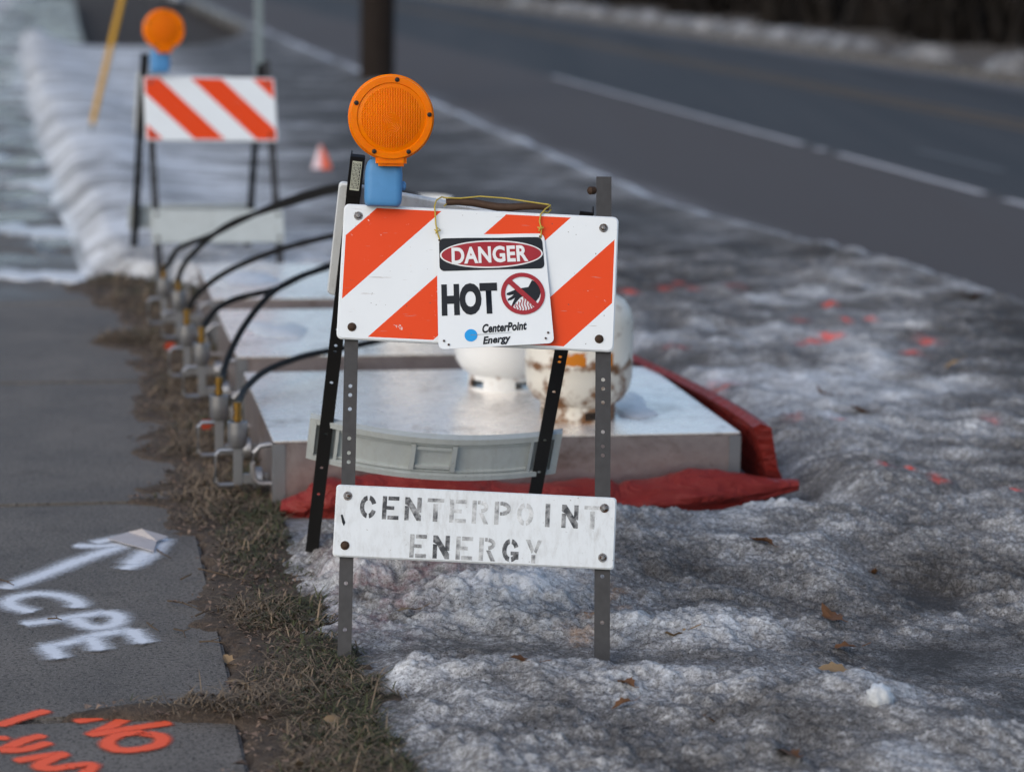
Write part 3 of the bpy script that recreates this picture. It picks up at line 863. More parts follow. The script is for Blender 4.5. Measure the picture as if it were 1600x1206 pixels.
    for a in (-.05, .05): cbox(mb, a-.006, a+.006, -.038, .038, .0002, .013)
    for b in (-.030, .026): cbox(mb, -.043, .043, b-.004, b+.004, .0002, .010)
    cbox(mb, -.23, .23, .034, .039, .0002, .008); cbox(mb, -.23, .23, -.044, -.040, .0002, .008)
    mb.build('rail_rib', M['grey_plastic'], rail)['kind'] = 'stuff'
    return root, fn1, rear_pt

B1, YAW1 = Vector((-.073, 5.01, 0)), R(1.1)
loc1 = local_of(B1, YAW1)
rear1 = [loc1(D(559, 246, 5.405)), loc1(G(490, 838, .095)), loc1(D(917, 332, 5.415)), loc1(G(824, 838, .095))]
bar1, fnp1, rear_pt1 = make_barricade(B1, YAW1, R(2.0), M['stripe_a'], rear1,
    'near barricade with orange and white stripes, amber light and stencilled lower board', True)
B2, YAW2 = Vector((-1.325, 10.9, -.03)), R(17)
rear2 = [(-.285, .385, 1.06), (-.30, .76, -.01), (.255, .385, 1.02), (.25, .76, 0)]
bar2, fnp2, rear_pt2 = make_barricade(B2, YAW2, R(.8), M['stripe_b'], rear2,
    'far blurred barricade with orange stripes and amber light, behind the heater boxes', False)

# carrying bar between the panels of the near barricade
mb = MB()
pa, pb = loc1(D(697, 316, 5.385)), loc1(D(858, 326, 5.40))
mb.tube([pa.lerp(pb, i/8)+Vector((0, 0, .004*math.sin(i*1.1))) for i in range(9)], [.0075, .009, .0095, .009, .0095, .009, .0085, .0085, .007], 10)
mb.build('carrying_bar', M['rust_wire'], bar1, True)
# pivot bolt on the right leg
mb = MB(); c = loc1(D(923, 298, 5.385)); mb.lathe([(.009, -.010), (.009, .003), (.006, .006), (.001, .007)], 10, c, (-.8, -.6, 0))
mb.build('pivot_bolt', M['bolt_rust'], bar1, True)

def warning_light(root, lens_c, case_c, sticker):
    wl = MB()
    wl.lathe([(.088, -.028), (.0925, -.024), (.0925, -.004), (.0945, -.002), (.0945, .004), (.0925, .006), (.0925, .022), (.088, .026)], 56, (0, 0, 0))
    w = wl.build('warning_light', M['lens'], root, True)
    w.location = lens_c; w.rotation_euler = (R(90-4), R(0), R(4))
    ln = MB()
    prof = [(.0905, .0262)]+[(.086-.086*(i/10.), .0275+.012*math.sin(math.pi/2*(i/10.))) for i in range(1, 10)]+[(.0004, .0396)]
    prof.insert(1, (.0905, .030)); prof.insert(2, (.0755, .0305)); prof.insert(3, (.0745, .027))
    prof = [(.0905, .0262), (.0895, .031), (.076, .0315), (.0745, .0285)]+[(.0735*(1-i/9.), .0285+.012*(1-(1-i/9.)**2)) for i in range(1, 9)]+[(.0004, .0405)]
    ln.lathe(prof, 56)
    l = ln.build('lens', M['lens'], w, True)
    for k, a in enumerate((82, 158, 5, 243, 297)):
        s = MB(); s.lathe([(.0052, .0), (.0052, .0022), (.003, .003), (.0004, .003)], 10, (.083*math.cos(R(a)), .083*math.sin(R(a)), .031))
        s.build('screw', M['black'], w, True)
    t = MB(); t.box((-.034, -.106, -.018), (.034, -.080, .026)); t.build('mounting_tab', M['lens'], w, bevel=.006)
    cc = MB(); rr = []
    for z, k_ in ((-.052, .80), (-.050, .90), (-.044, .97), (-.034, 1.0), (.020, 1.0), (.036, .95), (.046, .86), (.051, .74)):
        rr.append([(x*k_, y*k_, z) for x, y in rrect(.082, .062, .016, 4)])
    n = len(rr[0]); cc.v = [p for q_ in rr for p in q_]
    cc.f = [(a*n+i_, a*n+(i_+1) % n, (a+1)*n+(i_+1) % n, (a+1)*n+i_) for a in range(len(rr)-1) for i_ in range(n)]+[tuple(range(n))[::-1], tuple((len(rr)-1)*n+i_ for i_ in range(n))]
    c = cc.build('battery_case', M['blue'], root, True)
    c.location = case_c; c.rotation_euler = (R(-8), R(1.5), R(5))
    nk = MB(); nk.box((-.030, -.02, .048), (.030, .02, .066)); nk.build('neck', M['blue'], c, bevel=.005)
    bl = MB(); bl.lathe([(.010, 0), (.010, .006), (.006, .009), (.0005, .009)], 6, (.041, 0, -.005), (1, 0, 0)); bl.build('case_bolt', M['blue'], c)
    return w
lensc = loc1(D(611, 184, 5.33)); casec = loc1(D(599, 286, 5.345))
warning_light(bar1, lensc, casec, True)
off = Vector((-.012, 0, .012))
warning_light(bar2, lensc+off, casec+off, False)
# black sleeve with maker's sticker on the top of the left rear leg
for bar, lt, lb, st in ((bar1, Vector(rear1[0]), Vector(rear1[1]), True), (bar2, Vector(rear2[0]), Vector(rear2[1]), False)):
    ew = (lt-lb).normalized(); eu = Vector((1, .0, 0)); eu = (eu-ew*eu.dot(ew)).normalized(); ed = eu.cross(ew)
    if ed.y > 0: ed = -ed
    f_ = lambda p, o=lt-ew*.10, eu=eu, ew=ew, ed=ed: o+eu*p.x+ew*p.y+ed*p.z
    mb = MB(); mb.box((-.0165, 0, -.012), (.0165, .102, .0045), f_); slv = mb.build('leg_sleeve', M['black'], bar, bevel=.0015)
    if st:
        mb = MB(); mb.box((-.010, .018, .0045), (.011, .092, .0052), f_); lab = mb.build('sticker', M['label_paper'], slv)
        mb = MB()
        for i, x in enumerate((-.0075, -.0045, -.0015, .0015, .0045, .0080)):
            y = .022
            while y < .088:
                ln_ = random.uniform(.003, .010); wd = .0011 if i == 5 else .0006
                mb.add([f_(Vector(q)) for q in ((x-wd, y, .0054), (x+wd, y, .0054), (x+wd, min(y+ln_, .089), .0054), (x-wd, min(y+ln_, .089), .0054))], [(0, 1, 2, 3)])
                y += ln_+.0015
        mb.build('sticker_print', M['black_print'], slv)['kind'] = 'stuff'

# ------------------------------------------------------------------ danger sign hanging on the near barricade
def front_plane(u, v, d):               # where the line of sight meets the plane of the front frame, d in front of it
    p0 = B1+Matrix.Rotation(YAW1, 3, 'Z') @ FL(0, 0, d); nrm = Matrix.Rotation(YAW1, 3, 'Z') @ Vector((0, -CL, SL))
    r_ = ray(u, v); o = Vector((0, 0, HCAM)); t = (p0-o).dot(nrm)/r_.dot(nrm)
    return o+r_*t
c00, c10, c11, c01 = front_plane(682, 367, .0185), front_plane(850, 365, .0185), front_plane(866, 536, .034), front_plane(685, 546, .030)
sgn_o = c00.copy()
def SG(a, b, d=0.0):                    # sign coordinates: a to the right, b down, both 0..1
    p = c00*(1-a)*(1-b)+c10*a*(1-b)+c11*a*b+c01*(1-a)*b
    nrm = (c10-c00).cross(c01-c00).normalized()
    if nrm.y > 0: nrm = -nrm
    dent = -.004*math.exp(-((a-.55)/.18)**2-(b/.12)**2)+.003*math.sin(a*3.1)*(1-b)
    return p-sgn_o+nrm*(d+dent)
sign = empty('danger_sign', sgn_o)
tag(sign, 'white metal danger sign reading hot, wired to the near barricade', 'sign')
nb = 14; vs = []; fs = []
ol = rrect(1, 1, .05, 4)
mb = MB()
def sheet(mb, poly, d, sub=1):
    mb.add([SG(a, b, d) for a, b in poly], [tuple(range(len(poly)))])
# plate: gridded so that it can bend; corners clipped round
G_ = 16
def rnd(a, b):
    r_ = .05; ca = min(max(a, r_), 1-r_); cb = min(max(b, r_), 1-r_)
    dx, dy = a-ca, b-cb; L_ = math.hypot(dx, dy)
    m_ = max(abs(dx), abs(dy))
    if L_ > 1e-6 and abs(dx) > 1e-6 and abs(dy) > 1e-6: k = m_/L_; return ca+dx*k, cb+dy*k
    return a, b
xs = [0, .017, .034, .05]+[.05+.9*i/12 for i in range(1, 12)]+[.95, .966, .983, 1]
n_ = len(xs)
for d in (.0, -.0016):
    for b in xs:
        for a in xs:
            a2, b2 = rnd(a, b); mb.v.append(tuple(SG(a2, b2, d)))
for k in (0, n_*n_):
    mb.f += [(k+j*n_+i, k+j*n_+i+1, k+(j+1)*n_+i+1, k+(j+1)*n_+i) for j in range(n_-1) for i in range(n_-1)]
per = [(0, i) for i in range(n_)]+[(j, n_-1) for j in range(1, n_)]+[(n_-1, i) for i in range(n_-2, -1, -1)]+[(j, 0) for j in range(n_-2, 0, -1)]
pi = [j*n_+i for j, i in per]
mb.f += [(pi[i], pi[(i+1) % len(pi)], pi[(i+1) % len(pi)]+n_*n_, pi[i]+n_*n_) for i in range(len(pi))]
sp = mb.build('sign_plate', M['sign_white'], sign)
def ell(ca, cb, ra, rb, n=48, a0=0, a1=360): return [(ca+ra*math.cos(R(a0+(a1-a0)*i/n)), cb+rb*math.sin(R(a0+(a1-a0)*i/n))) for i in range(n)]
def fan(mb, poly, d, c=None):
    c = c or (sum(p[0] for p in poly)/len(poly), sum(p[1] for p in poly)/len(poly)); n = len(poly)
    mid = [((p[0]+c[0])/2, (p[1]+c[1])/2) for p in poly]
    mb.add([SG(*p, d) for p in poly]+[SG(*p, d) for p in mid]+[SG(*c, d)], [(i, (i+1) % n, n+(i+1) % n, n+i) for i in range(n)]+[(n+i, n+(i+1) % n, 2*n) for i in range(n)])
hd = [(.5+x, .178+y) for x, y in rrect(.955, .288, .045, 5)]
# header densified so it follows the bend
def dens(poly, k=5):
    out = []
    for i, p in enumerate(poly):
        q = poly[(i+1) % len(poly)]; L_ = math.hypot(q[0]-p[0], q[1]-p[1]); m_ = max(1, int(L_/.06))
        out += [(p[0]+(q[0]-p[0])*j/m_, p[1]+(q[1]-p[1])*j/m_) for j in range(m_)]
    return out
mb = MB(); fan(mb, dens(hd), .0008); mb.build('header_print', M['black_print'], sp)
mb = MB(); fan(mb, ell(.5, .183, .472, .125), .0014); mb.build('oval_border', M['white_print'], sp)
mb = MB(); fan(mb, ell(.5, .183, .458, .112), .0019); mb.build('oval_print', M['red_print'], sp)
def text_mesh(body, bold=0.0, shear=0.0, space=1.0):
    cu = bpy.data.curves.new('lettering', 'FONT'); cu.body = body; cu.offset = bold; cu.shear = shear; cu.space_character = space
    cu.resolution_u = 4
    ob = bpy.data.objects.new('lettering', cu); sc.collection.objects.link(ob)
    dg = bpy.context.evaluated_depsgraph_get(); me = bpy.data.meshes.new_from_object(ob.evaluated_get(dg))
    bpy.data.objects.remove(ob); return me
def letter(name, body, a0, b0, a1, b1, d, mat, bold=.0, shear=0., space=1., arch=0., tilt=0.):
    me = text_mesh(body, bold, shear, space)
    co = [v.co.copy() for v in me.vertices]
    x0, x1 = min(c.x for c in co), max(c.x for c in co); y0, y1 = min(c.y for c in co), max(c.y for c in co)
    for v, c in zip(me.vertices, co):
        fx = (c.x-x0)/(x1-x0); fy = (c.y-y0)/(y1-y0)
        v.co = SG(a0+(a1-a0)*fx, b1+(b0-b1)*fy+tilt*(fx-.5), d)
    me.materials.clear()
    return link(name, me, mat, sp)
letter('word_danger', 'DANGER', .135, .112, .835, .262, .0025, M['white_print'], .035, 0, 1.05, tilt=-.012)
letter('word_hot', 'HOT', .035, .435, .535, .715, .0008, M['black_print'], .06, 0, 1.0)
letter('word_centerpoint', 'CenterPoint', .385, .795, .775, .875, .0008, M['black_print'], .04, .22, 1.03, tilt=-.012)
letter('word_energy', 'Energy', .385, .905, .63, .992, .0008, M['black_print'], .04, .22, 1.03, tilt=-.012)
mb = MB(); fan(mb, ell(.285, .893, .056, .054, 32), .0008); dot = mb.build('blue_dot', M['cyan_print'], sp)
mb = MB(); mb.add([SG(.28, .890, .0011), SG(.64, .884, .0011), SG(.64, .887, .0011), SG(.28, .894, .0011)], [(0, 1, 2, 3)]); mb.build('blue_rule', M['galv_post'], sp)
# prohibition pictogram
RC = (.762, .545); RO, RI = .196, .158
hand = [(.62, .535), (.66, .52), (.70, .505), (.76, .493), (.815, .486), (.852, .425), (.945, .475), (.905, .58), (.862, .632), (.842, .632), (.838, .598), (.80, .572), (.765, .566), (.735, .58), (.70, .615), (.665, .66), (.650, .655), (.672, .61), (.69, .578), (.655, .598), (.625, .603), (.622, .59), (.665, .562), (.68, .548), (.64, .556), (.615, .55)]
mb = MB(); mb.add([SG(a, b, .0008) for a, b in hand], [tuple(range(len(hand)))]); mb.build('hand_pictogram', M['black_print'], sp)
mb = MB()
for i in range(9):
    a = .665+i*.0245; h_ = (.035, .05, .075, .105, .125, .115, .085, .055, .035)[i]; bb = .705-.012*abs(i-4)*.6
    pts = [(a+.006*math.sin(j*1.5), bb-h_*j/6) for j in range(7)]
    vs = []
    for p in pts: vs += [SG(p[0]-.0045, p[1], .0014), SG(p[0]+.0045, p[1], .0014)]
    mb.add(vs, [(2*j, 2*j+1, 2*j+3, 2*j+2) for j in range(6)])
hw_ = mb.build('heat_waves_print', M['red_print'], sp); hw_['kind'] = 'stuff'
mb = MB(); e0, e1 = ell(*RC, RO, RO*.96, 48), ell(*RC, RI, RI*.96, 48)
mb.add([SG(*p, .002) for p in e0+e1], [(i, (i+1) % 48, 48+(i+1) % 48, 48+i) for i in range(48)])
q = RI*1.05/math.sqrt(2)
mb.add([SG(RC[0]-q-.016, RC[1]-q+.016, .0021), SG(RC[0]-q+.016, RC[1]-q-.016, .0021), SG(RC[0]+q+.016, RC[1]+q-.016, .0021), SG(RC[0]+q-.016, RC[1]+q+.016, .0021)], [(0, 1, 2, 3)])
mb.build('prohibition_ring', M['red_print'], sp)
mb = MB()
for a, b in ((.05, .93), (.09, .965), (.955, .905), (.93, .955), (.025, .05), (.96, .03)):
    mb.add([SG(a+.011*math.cos(i), b+.011*math.sin(i), .0022) for i in range(6)], [tuple(range(6))])
mb.build('corner_rust_hole', M['bolt_rust'], sp)['kind'] = 'stuff'
# hanging wire
def wpts(lst): return [front_plane(u, v, d)-sgn_o for u, v, d in lst]
mb = MB()
mb.tube(wpts([(687, 374, .020), (684, 366, .024), (681, 350, .022), (680, 335, .022), (679, 322, .020), (682, 313, .012), (690, 308, -.002), (697, 309, -.012), (699, 318, -.016), (694, 322, -.006)]), .0017, 7)
mb.tube(wpts([(845, 372, .020), (846, 358, .024), (843, 346, .022), (845, 335, .020), (852, 327, .012), (860, 321, -.002), (861, 328, -.012), (856, 333, .002), (848, 331, .012)]), .0017, 7)
mb.tube(wpts([(692, 309, -.004), (720, 310, -.006), (750, 307, -.006), (790, 310, -.006), (830, 316, -.006), (858, 320, -.004)]), .0016, 7)
for u, v in ((683, 361), (844, 357)):
    mb.tube(wpts([(u-4, v-2, .024), (u, v+1, .027), (u+5, v-1, .024), (u+1, v-5, .022), (u-2, v+4, .026)]), .0016, 6)
mb.build('hanging_wire', M['yellow_wire'], sign, True)

# ------------------------------------------------------------------ heater boxes
BX0, BX1, BH = .555, 1.87, .20
box_t = [(6.48, 7.57), (7.87, 8.92), (9.2, 10.22)]
cups = [[(342, 632), (371, 674)], [(292, 520), (315, 549)], [(256, 446), (279, 466)]]
hlab = ['nearest aluminium ground heater box, carrying two propane tanks', 'middle aluminium ground heater box of the three in line', 'farthest aluminium ground heater box, beside the far barricade']
cup_tops = []
for bi, (t0, t1) in enumerate(box_t):
    hb = empty('heater_box', ST(BX0, t0, 0), AZ); tag(hb, hlab[bi], 'heater box', 'ground heater boxes')
    Wd, Dp = BX1-BX0, t1-t0
    mb = MB(); mb.box((0, 0, -.02), (Wd, Dp, BH-.003)); mb.build('body', M['alu_dull'], hb, bevel=.004)
    mb = MB(); mb.box((-.003, -.003, BH-.0028), (Wd+.003, Dp+.003, BH+.001)); mb.build('top_sheet', M['alu'], hb, bevel=.0015)
    mb = MB()                                                # folded corner edges
    for x, y in ((0, 0), (Wd, 0), (0, Dp), (Wd, Dp)):
        sx = 1 if x == 0 else -1; sy = 1 if y == 0 else -1
        mb.box((min(x-sx*.004, x+sx*.03), min(y-sy*.004, y-sy*.0005), -.018), (max(x-sx*.004, x+sx*.03), max(y-sy*.004, y-sy*.0005), BH-.008))
        m2 = MB(); m2.box((min(x-sx*.0042, x-sx*.0005), min(y-sy*.0035, y+sy*.03), -.018), (max(x-sx*.0042, x-sx*.0005), max(y-sy*.0035, y+sy*.03), BH-.008)); mb.add(m2.v, m2.f)
    mb.build('corner_trim', M['alu_fit'], hb)['kind'] = 'stuff'
    for hy in (.10, Dp-.16):
        mb = MB(); mb.tube([(0, hy, .06), (-.035, hy, .062), (-.05, hy, .075), (-.052, hy, .12), (-.048, hy, .15), (-.03, hy+.0, .168), (0, hy, .172)], .008, 8)
        mb.build('handle', M['alu_fit'], hb, True)
    for u, v in cups[bi]:
        g = G(u, v, .20); n_g, t_g = NT(g.x, g.y)
        x, y, z = n_g-BX0, t_g-t0, .20
        x = min(x, -.075)
        va = MB(); va.lathe([(.020, -.045), (.027, -.035), (.028, .0), (.028, .028), (.024, .030), (.022, .012), (.001, .010)], 20, (x, y, z)); vo = va.build('burner_valve', M['alu_fit'], hb, True)
        mb = MB(); mb.box((x-.012, y-.012, z-.15), (x+.014, y+.012, z-.040)); mb.box((x+.0142, y-.010, z-.148), (-.004, y+.010, z-.120)); mb.build('stem', M['alu_fit'], vo, bevel=.003)
        mb = MB(); mb.lathe([(.030, 0), (.032, .006), (.032, .022), (.026, .026)], 18, (-.045, y, z-.134), (1, 0, 0)); mb.build('air_shutter', M['alu_fit'], vo, True)
        mb = MB(); mb.tube([(x, y-.002, z-.052), (x-.05, y-.006, z-.052), (x-.062, y-.008, z-.064), (x-.062, y-.008, z-.140), (x-.052, y-.006, z-.150), (x-.010, y-.002, z-.150)], .0065, 8); mb.build('bracket', M['alu_fit'], vo, True)
        cup_tops.append(Vector(ST(BX0+x, t0+y, z+.02)))
    if bi < 2:
        g = ((265, 785/1), (100, 475))[bi]
        px = (322, 663) if bi == 0 else (266, 541)
        p = G(*px, .10); mb = MB(); n_g, t_g = NT(p.x, p.y)
        mb.box((n_g-BX0-.022, t_g-t0-.01, .085), (n_g-BX0+.022, t_g-t0+.01, .115)); mb.build('orange_knob', M['orange_tag'], hb, bevel=.009)
# scraps of ice lying on the box tops
def flake(name, pts_px, z, h, label, grp):
    pts = [G(u, v, z) for u, v in pts_px]; c = sum(pts, Vector())/len(pts); n = len(pts); mb = MB()
    vs = [p-c for p in pts]+[(p-c)*.86+Vector((0, 0, h*random.uniform(.6, 1.2))) for p in pts]+[Vector((0, 0, h))]
    mb.add(vs, [(i, (i+1) % n, n+(i+1) % n, n+i) for i in range(n)]+[(n+i, n+(i+1) % n, 2*n) for i in range(n)])
    o = mb.build(name, M['ice'], smooth=True); o.location = c; tag(o, label, 'ice', grp); return o
m, nt, b = newmat('old_ice'); k = NT_(nt); nz = k.noise(40, 5, .7, k.obj())
k.l(k.ramp(nz, [(.3, (.42, .46, .5)), (.65, (.70, .74, .78))]), b.inputs['Base Color']); b.inputs['Roughness'].default_value = .35; k.bump(nz, .5, .01, b); M['ice'] = m
gi = 'ice scraps on the heater boxes'
flake('ice_scrap', [(378, 507), (400, 503), (432, 512), (462, 507), (482, 514), (470, 528), (440, 530), (415, 527), (398, 522)], .202, .012, 'ragged scrap of ice on the middle heater box', gi)
flake('ice_scrap', [(962, 625), (985, 612), (1005, 622), (1012, 638), (1030, 648), (1000, 655), (968, 650), (958, 640)], .202, .010, 'scrap of ice right of the rusty propane tank', gi)
flake('ice_scrap', [(345, 432), (380, 426), (420, 430), (440, 440), (400, 446), (360, 444)], .202, .010, 'scrap of ice on the farthest heater box', gi)

# ------------------------------------------------------------------ propane tanks
def tank(loc, rz, label, band):
    tm = M['tank_rusty'] if band else M['tank']
    r = empty('propane_tank', loc, rz); tag(r, label, 'gas tank', 'propane tanks on the heater boxes')
    mb = MB()
    prof = [(.012, .026), (.06, .030), (.10, .042), (.13, .062), (.148, .090), (.155, .125), (.1555, .163), (.1572, .166), (.1572, .171), (.1555, .174), (.155, .285), (.148, .318), (.130, .345), (.10, .364), (.06, .376), (.012, .380)]
    mb.lathe(prof, 48); mb.build('tank_body', tm, r, True)
    mb = MB(); seg = 40
    for lo, hi, full in ((0, .010, True), (.010, .034, False), (.034, .048, True)):
        for k in range(seg):
            if not full and (k % 10) < 4: continue
            a0, a1 = 2*math.pi*k/seg, 2*math.pi*(k+1)/seg
            q = [(rr*math.cos(a), rr*math.sin(a), z) for z in (lo, hi) for rr in (.103, .109) for a in (a0, a1)]
            mb.add(q, [(0, 1, 3, 2), (4, 6, 7, 5), (0, 4, 5, 1), (2, 3, 7, 6), (0, 2, 6, 4), (1, 5, 7, 3)])
    mb.build('foot_ring', tm, r)
    mb = MB()
    for lo, hi, full in ((.362, .392, True), (.392, .440, False), (.440, .462, True)):
        for k in range(seg):
            if not full and (k % 20) < 9: continue
            a0, a1 = 2*math.pi*k/seg, 2*math.pi*(k+1)/seg
            q = [(rr*math.cos(a), rr*math.sin(a), z) for z in (lo, hi) for rr in (.098, .103) for a in (a0, a1)]
            mb.add(q, [(0, 1, 3, 2), (4, 6, 7, 5), (0, 4, 5, 1), (2, 3, 7, 6), (0, 2, 6, 4), (1, 5, 7, 3)])
    mb.build('collar', tm, r)
    mb = MB(); mb.lathe([(.014, .378), (.014, .410), (.02, .412), (.02, .425), (.01, .428), (.01, .438)], 14); mb.tube([(0, 0, .415), (0, -.05, .415)], .011, 10)
    v = mb.build('valve', M['brass'], r, True)
    mb = MB(); mb.lathe([(.024, .438), (.026, .444), (.024, .452), (.004, .454)], 14); mb.build('valve_wheel', M['red_print'], v, True)
    if band:
        mb = MB()
        for a0, a1, z0, z1 in ((235, 266, .176, .214), (280, 297, .176, .212)):
            n = 10; vs = []
            for j in range(n+1):
                a = R(a0+(a1-a0)*j/n); vs += [(.1563*math.cos(a), .1563*math.sin(a), z0+.002*math.sin(j*2)), (.1563*math.cos(a), .1563*math.sin(a), z1)]
            mb.add(vs, [(2*j, 2*j+2, 2*j+3, 2*j+1) for j in range(n)])
        mb.build('orange_label', worn('torn_orange_label', (.62, .20, .01), .5, 0, .4, 30, (.6, .6, .58), .56), r)
    return r
g = G(905, 663, .2); tank(Vector((.192, g.y+.108, .20)), R(10), 'rusty white propane tank with torn orange label on nearest heater', True)
g = G(786, 615, .2); tank(Vector((g.x, g.y+.108, .20)), R(200), 'clean white propane tank behind the danger sign', False)
tank(ST(1.26, 8.5, .20), R(70), 'propane tank on the middle heater, only its collar showing above the barricade', False)

# ------------------------------------------------------------------ hoses
def hose(ci, pts, y_end, label):
    c = cup_tops[ci]; n = len(pts)
    P = [c+Vector((0, 0, -.012)), c+Vector((0, 0, .045))]
    for i, (u, v) in enumerate(pts):
        f = (i+1)/n; P.append(D(u, v, c.y+(y_end-c.y)*f))
    # smooth (Catmull-Rom)
    Q = []
    for i in range(1, len(P)-1):
        p0, p1, p2 = P[i-1], P[i], P[i+1]; p3 = P[min(i+2, len(P)-1)]
        for j in range(6):
            t = j/6; Q.append(.5*((2*p1)+(-p0+p2)*t+(2*p0-5*p1+4*p2-p3)*t*t+(-p0+3*p1-3*p2+p3)*t**3))
    Q.append(P[-1])
    r = empty('gas_hose', c); tag(r, label, 'hose', 'black gas hoses of the heaters')
    mb = MB(); mb.tube([q-c for q in Q], .0102, 10); mb.build('rubber_hose', M['rubber'], r, True)
    mb = MB(); mb.lathe([(.009, -.012), (.009, .012), (.0125, .013), (.0125, .026), (.0095, .027), (.0095, .04), (.0115, .041), (.0115, .062), (.008, .064)], 12)
    mb.build('brass_fitting', M['brass'], r, True)
    return r
hose(1, [(376, 622), (386, 604), (418, 578), (476, 556), (540, 543), (620, 520), (690, 450), (672, 340)], 8.4, 'hose from the front valve of the nearest heater, lowest in view')
hose(0, [(347, 592), (356, 560), (380, 512), (420, 462), (465, 434), (520, 414), (600, 375), (665, 320)], 8.4, 'hose from the rear valve of the nearest heater, rising steeply')
hose(3, [(323, 503), (340, 482), (372, 466), (430, 452), (472, 432), (520, 412), (600, 380), (660, 325)], 8.5, 'hose from the front valve of the middle heater, joining another hose')
hose(2, [(294, 484), (308, 460), (352, 426), (420, 396), (480, 378), (530, 366), (600, 345), (655, 318)], 8.5, 'hose from the rear valve of the middle heater')
hose(5, [(284, 420), (300, 398), (335, 366), (372, 344), (440, 322), (545, 294), (610, 300), (655, 312)], 8.6, 'hose from the front valve of the farthest heater')
hose(4, [(264, 412), (280, 388), (330, 368), (372, 347), (450, 312), (540, 289), (610, 296), (655, 310)], 8.6, 'hose from the rear valve of the farthest heater, topmost in view')

# ------------------------------------------------------------------ red tarp pieces round the nearest heater
def loft(rings, name, mat, label, cat):
    k = len(rings[0]); mb = MB(); vs = [p for r_ in rings for p in r_]
    fs = [(i*k+j, i*k+(j+1) % k, (i+1)*k+(j+1) % k, (i+1)*k+j) for i in range(len(rings)-1) for j in range(k)]
    fs += [tuple(range(k))[::-1], tuple((len(rings)-1)*k+j for j in range(k))]
    c = sum(vs, Vector())/len(vs); mb.add([v-c for v in vs], fs)
    o = mb.build(name, mat, smooth=True); o.location = c; tag(o, label, cat); return o
pa, pb = G(440, 812, .0), G(1246, 782, .025)
rings = []; NR = 110
for i in range(NR+1):
    f = i/NR; c = pa.lerp(pb, f)
    tp = min(1, (f+.02)*9)*min(1, (1.01-f)*4.5)
    hh = (.062+.012*math.sin(f*9)+.010*math.sin(f*23+1))*(.22+.78*tp); ww = .085*(.3+.7*tp)
    zc = .030+.018*math.sin(f*6+.6)*(1 if f > .05 else 0)+.01*f
    rg = []
    for j in range(28):
        a = 2*math.pi*j/28; x = math.cos(a); y = math.sin(a)
        cr = 1-.20*math.exp(-((a-3.5)/.25)**2)-.12*math.exp(-((a-2.6)/.2)**2)+.06*math.sin(3*a+f*14)+.035*math.sin(5*a-f*31)
        cr += .10*float(fbm(np.array(f*22.), np.array(a*1.1), 3, 15))+.05*float(fbm(np.array(f*70.), np.array(a*2.5), 2, 16))
        crease = 1-.22*math.exp(-((f-.645)/.010)**2)*(y > -.3)-.15*math.exp(-((f-.11)/.012)**2)
        rg.append(c+Vector((0, ww*x*cr, 0))+Vector((0, 0, zc+hh*y*cr*crease)))
    rings.append(rg)
loft(rings, 'red_tarp_roll', M['red_tarp'], 'rolled red vinyl tarp along the front base of the nearest heater', 'tarp')
top = [D(986, 556, 7.95), D(1060, 590, 7.55), D(1110, 615, 7.2), D(1150, 638, 6.95), D(1178, 657, 6.75), D(1189, 666, 6.66)]
bot = [ST(2.02, 7.9, .06), ST(2.0, 7.5, .06), ST(1.98, 7.1, .055), ST(1.98, 6.8, .05), ST(1.985, 6.6, .04), G(1217, 758, .045)]
rings = []
for i, (a, b) in enumerate(zip(top, bot)):
    inn = Vector(ST(-1, 0))*.03
    rg = [a+Vector((0, 0, .008)), a+Vector((.03, 0, -.004)), a.lerp(b, .35)+Vector((.018, 0, .012)), a.lerp(b, .7)+Vector((.012, 0, 0)), b+Vector((.02, 0, .0)), b+Vector((0, 0, -.02)), b-Vector((.03, 0, .01)), a.lerp(b, .6)-Vector((.022, 0, 0)), a.lerp(b, .25)-Vector((.02, 0, 0)), a-Vector((.022, 0, .004))]
    rings.append(rg)
loft(rings, 'red_tarp_flap', M['red_tarp'], 'red vinyl flap folded against the right side of the nearest heater', 'tarp')

# ------------------------------------------------------------------ poles, wire, marker flag
base = ST(3.38, 26.4, -.05)
up = empty('utility_pole', base); tag(up, 'dark wooden utility pole at the road edge behind the amber light', 'utility pole')
mb = MB(); mb.tube([(0, 0, -.3), (0, 0, 3), (0, 0, 8), (0.02, 0, 12.5)], [.19, .18, .155, .125], 18); shaft = mb.build('shaft', M['wood_pole'], up, True)
mb = MB()
for a in range(7):
    an = a*.9+.2; mb.box((.184*math.cos(an)-.006, .184*math.sin(an)-.006, -.2), (.184*math.cos(an)+.006, .184*math.sin(an)+.006, 4.5+a*.6))
mb.build('drying_crack', M['hedge'], up)['kind'] = 'stuff'
ga = G(135, 232, .06); gt = base+Vector((0, 0, 12.0)); gd = (gt-ga)
gw = empty('guy_wire', ga); tag(gw, 'slanting guy wire with yellow plastic marker left of the far barricade', 'guy wire')
mb = MB(); mb.tube([Vector(), gd*.5, gd], .009, 6); mb.build('steel_wire', M['galv_post'], gw)
f0 = .014; f1 = .19
mb = MB(); mb.tube([gd*f0, gd*(f0+.01), gd*f1], [.019, .021, .021], 12); mb.build('yellow_marker', M['yellow_tube'], gw, True)
mb = MB(); mb.tube([(0, 0, -.15), gd*.012], .010, 8); mb.build('anchor_rod', M['steel'], gw)
pbse = G(404, 205, .05); sp_ = empty('sign_post', pbse); tag(sp_, 'thin pale galvanised post behind the far barricade', 'post')
mb = MB(); mb.box((-.028, -.004, -.3), (.028, .0, 3.1)); mb.box((-.028, .0002, -.3), (-.018, .025, 3.1)); mb.box((.018, .0002, -.3), (.028, .025, 3.1)); mb.build('channel', M['galv_post'], sp_)
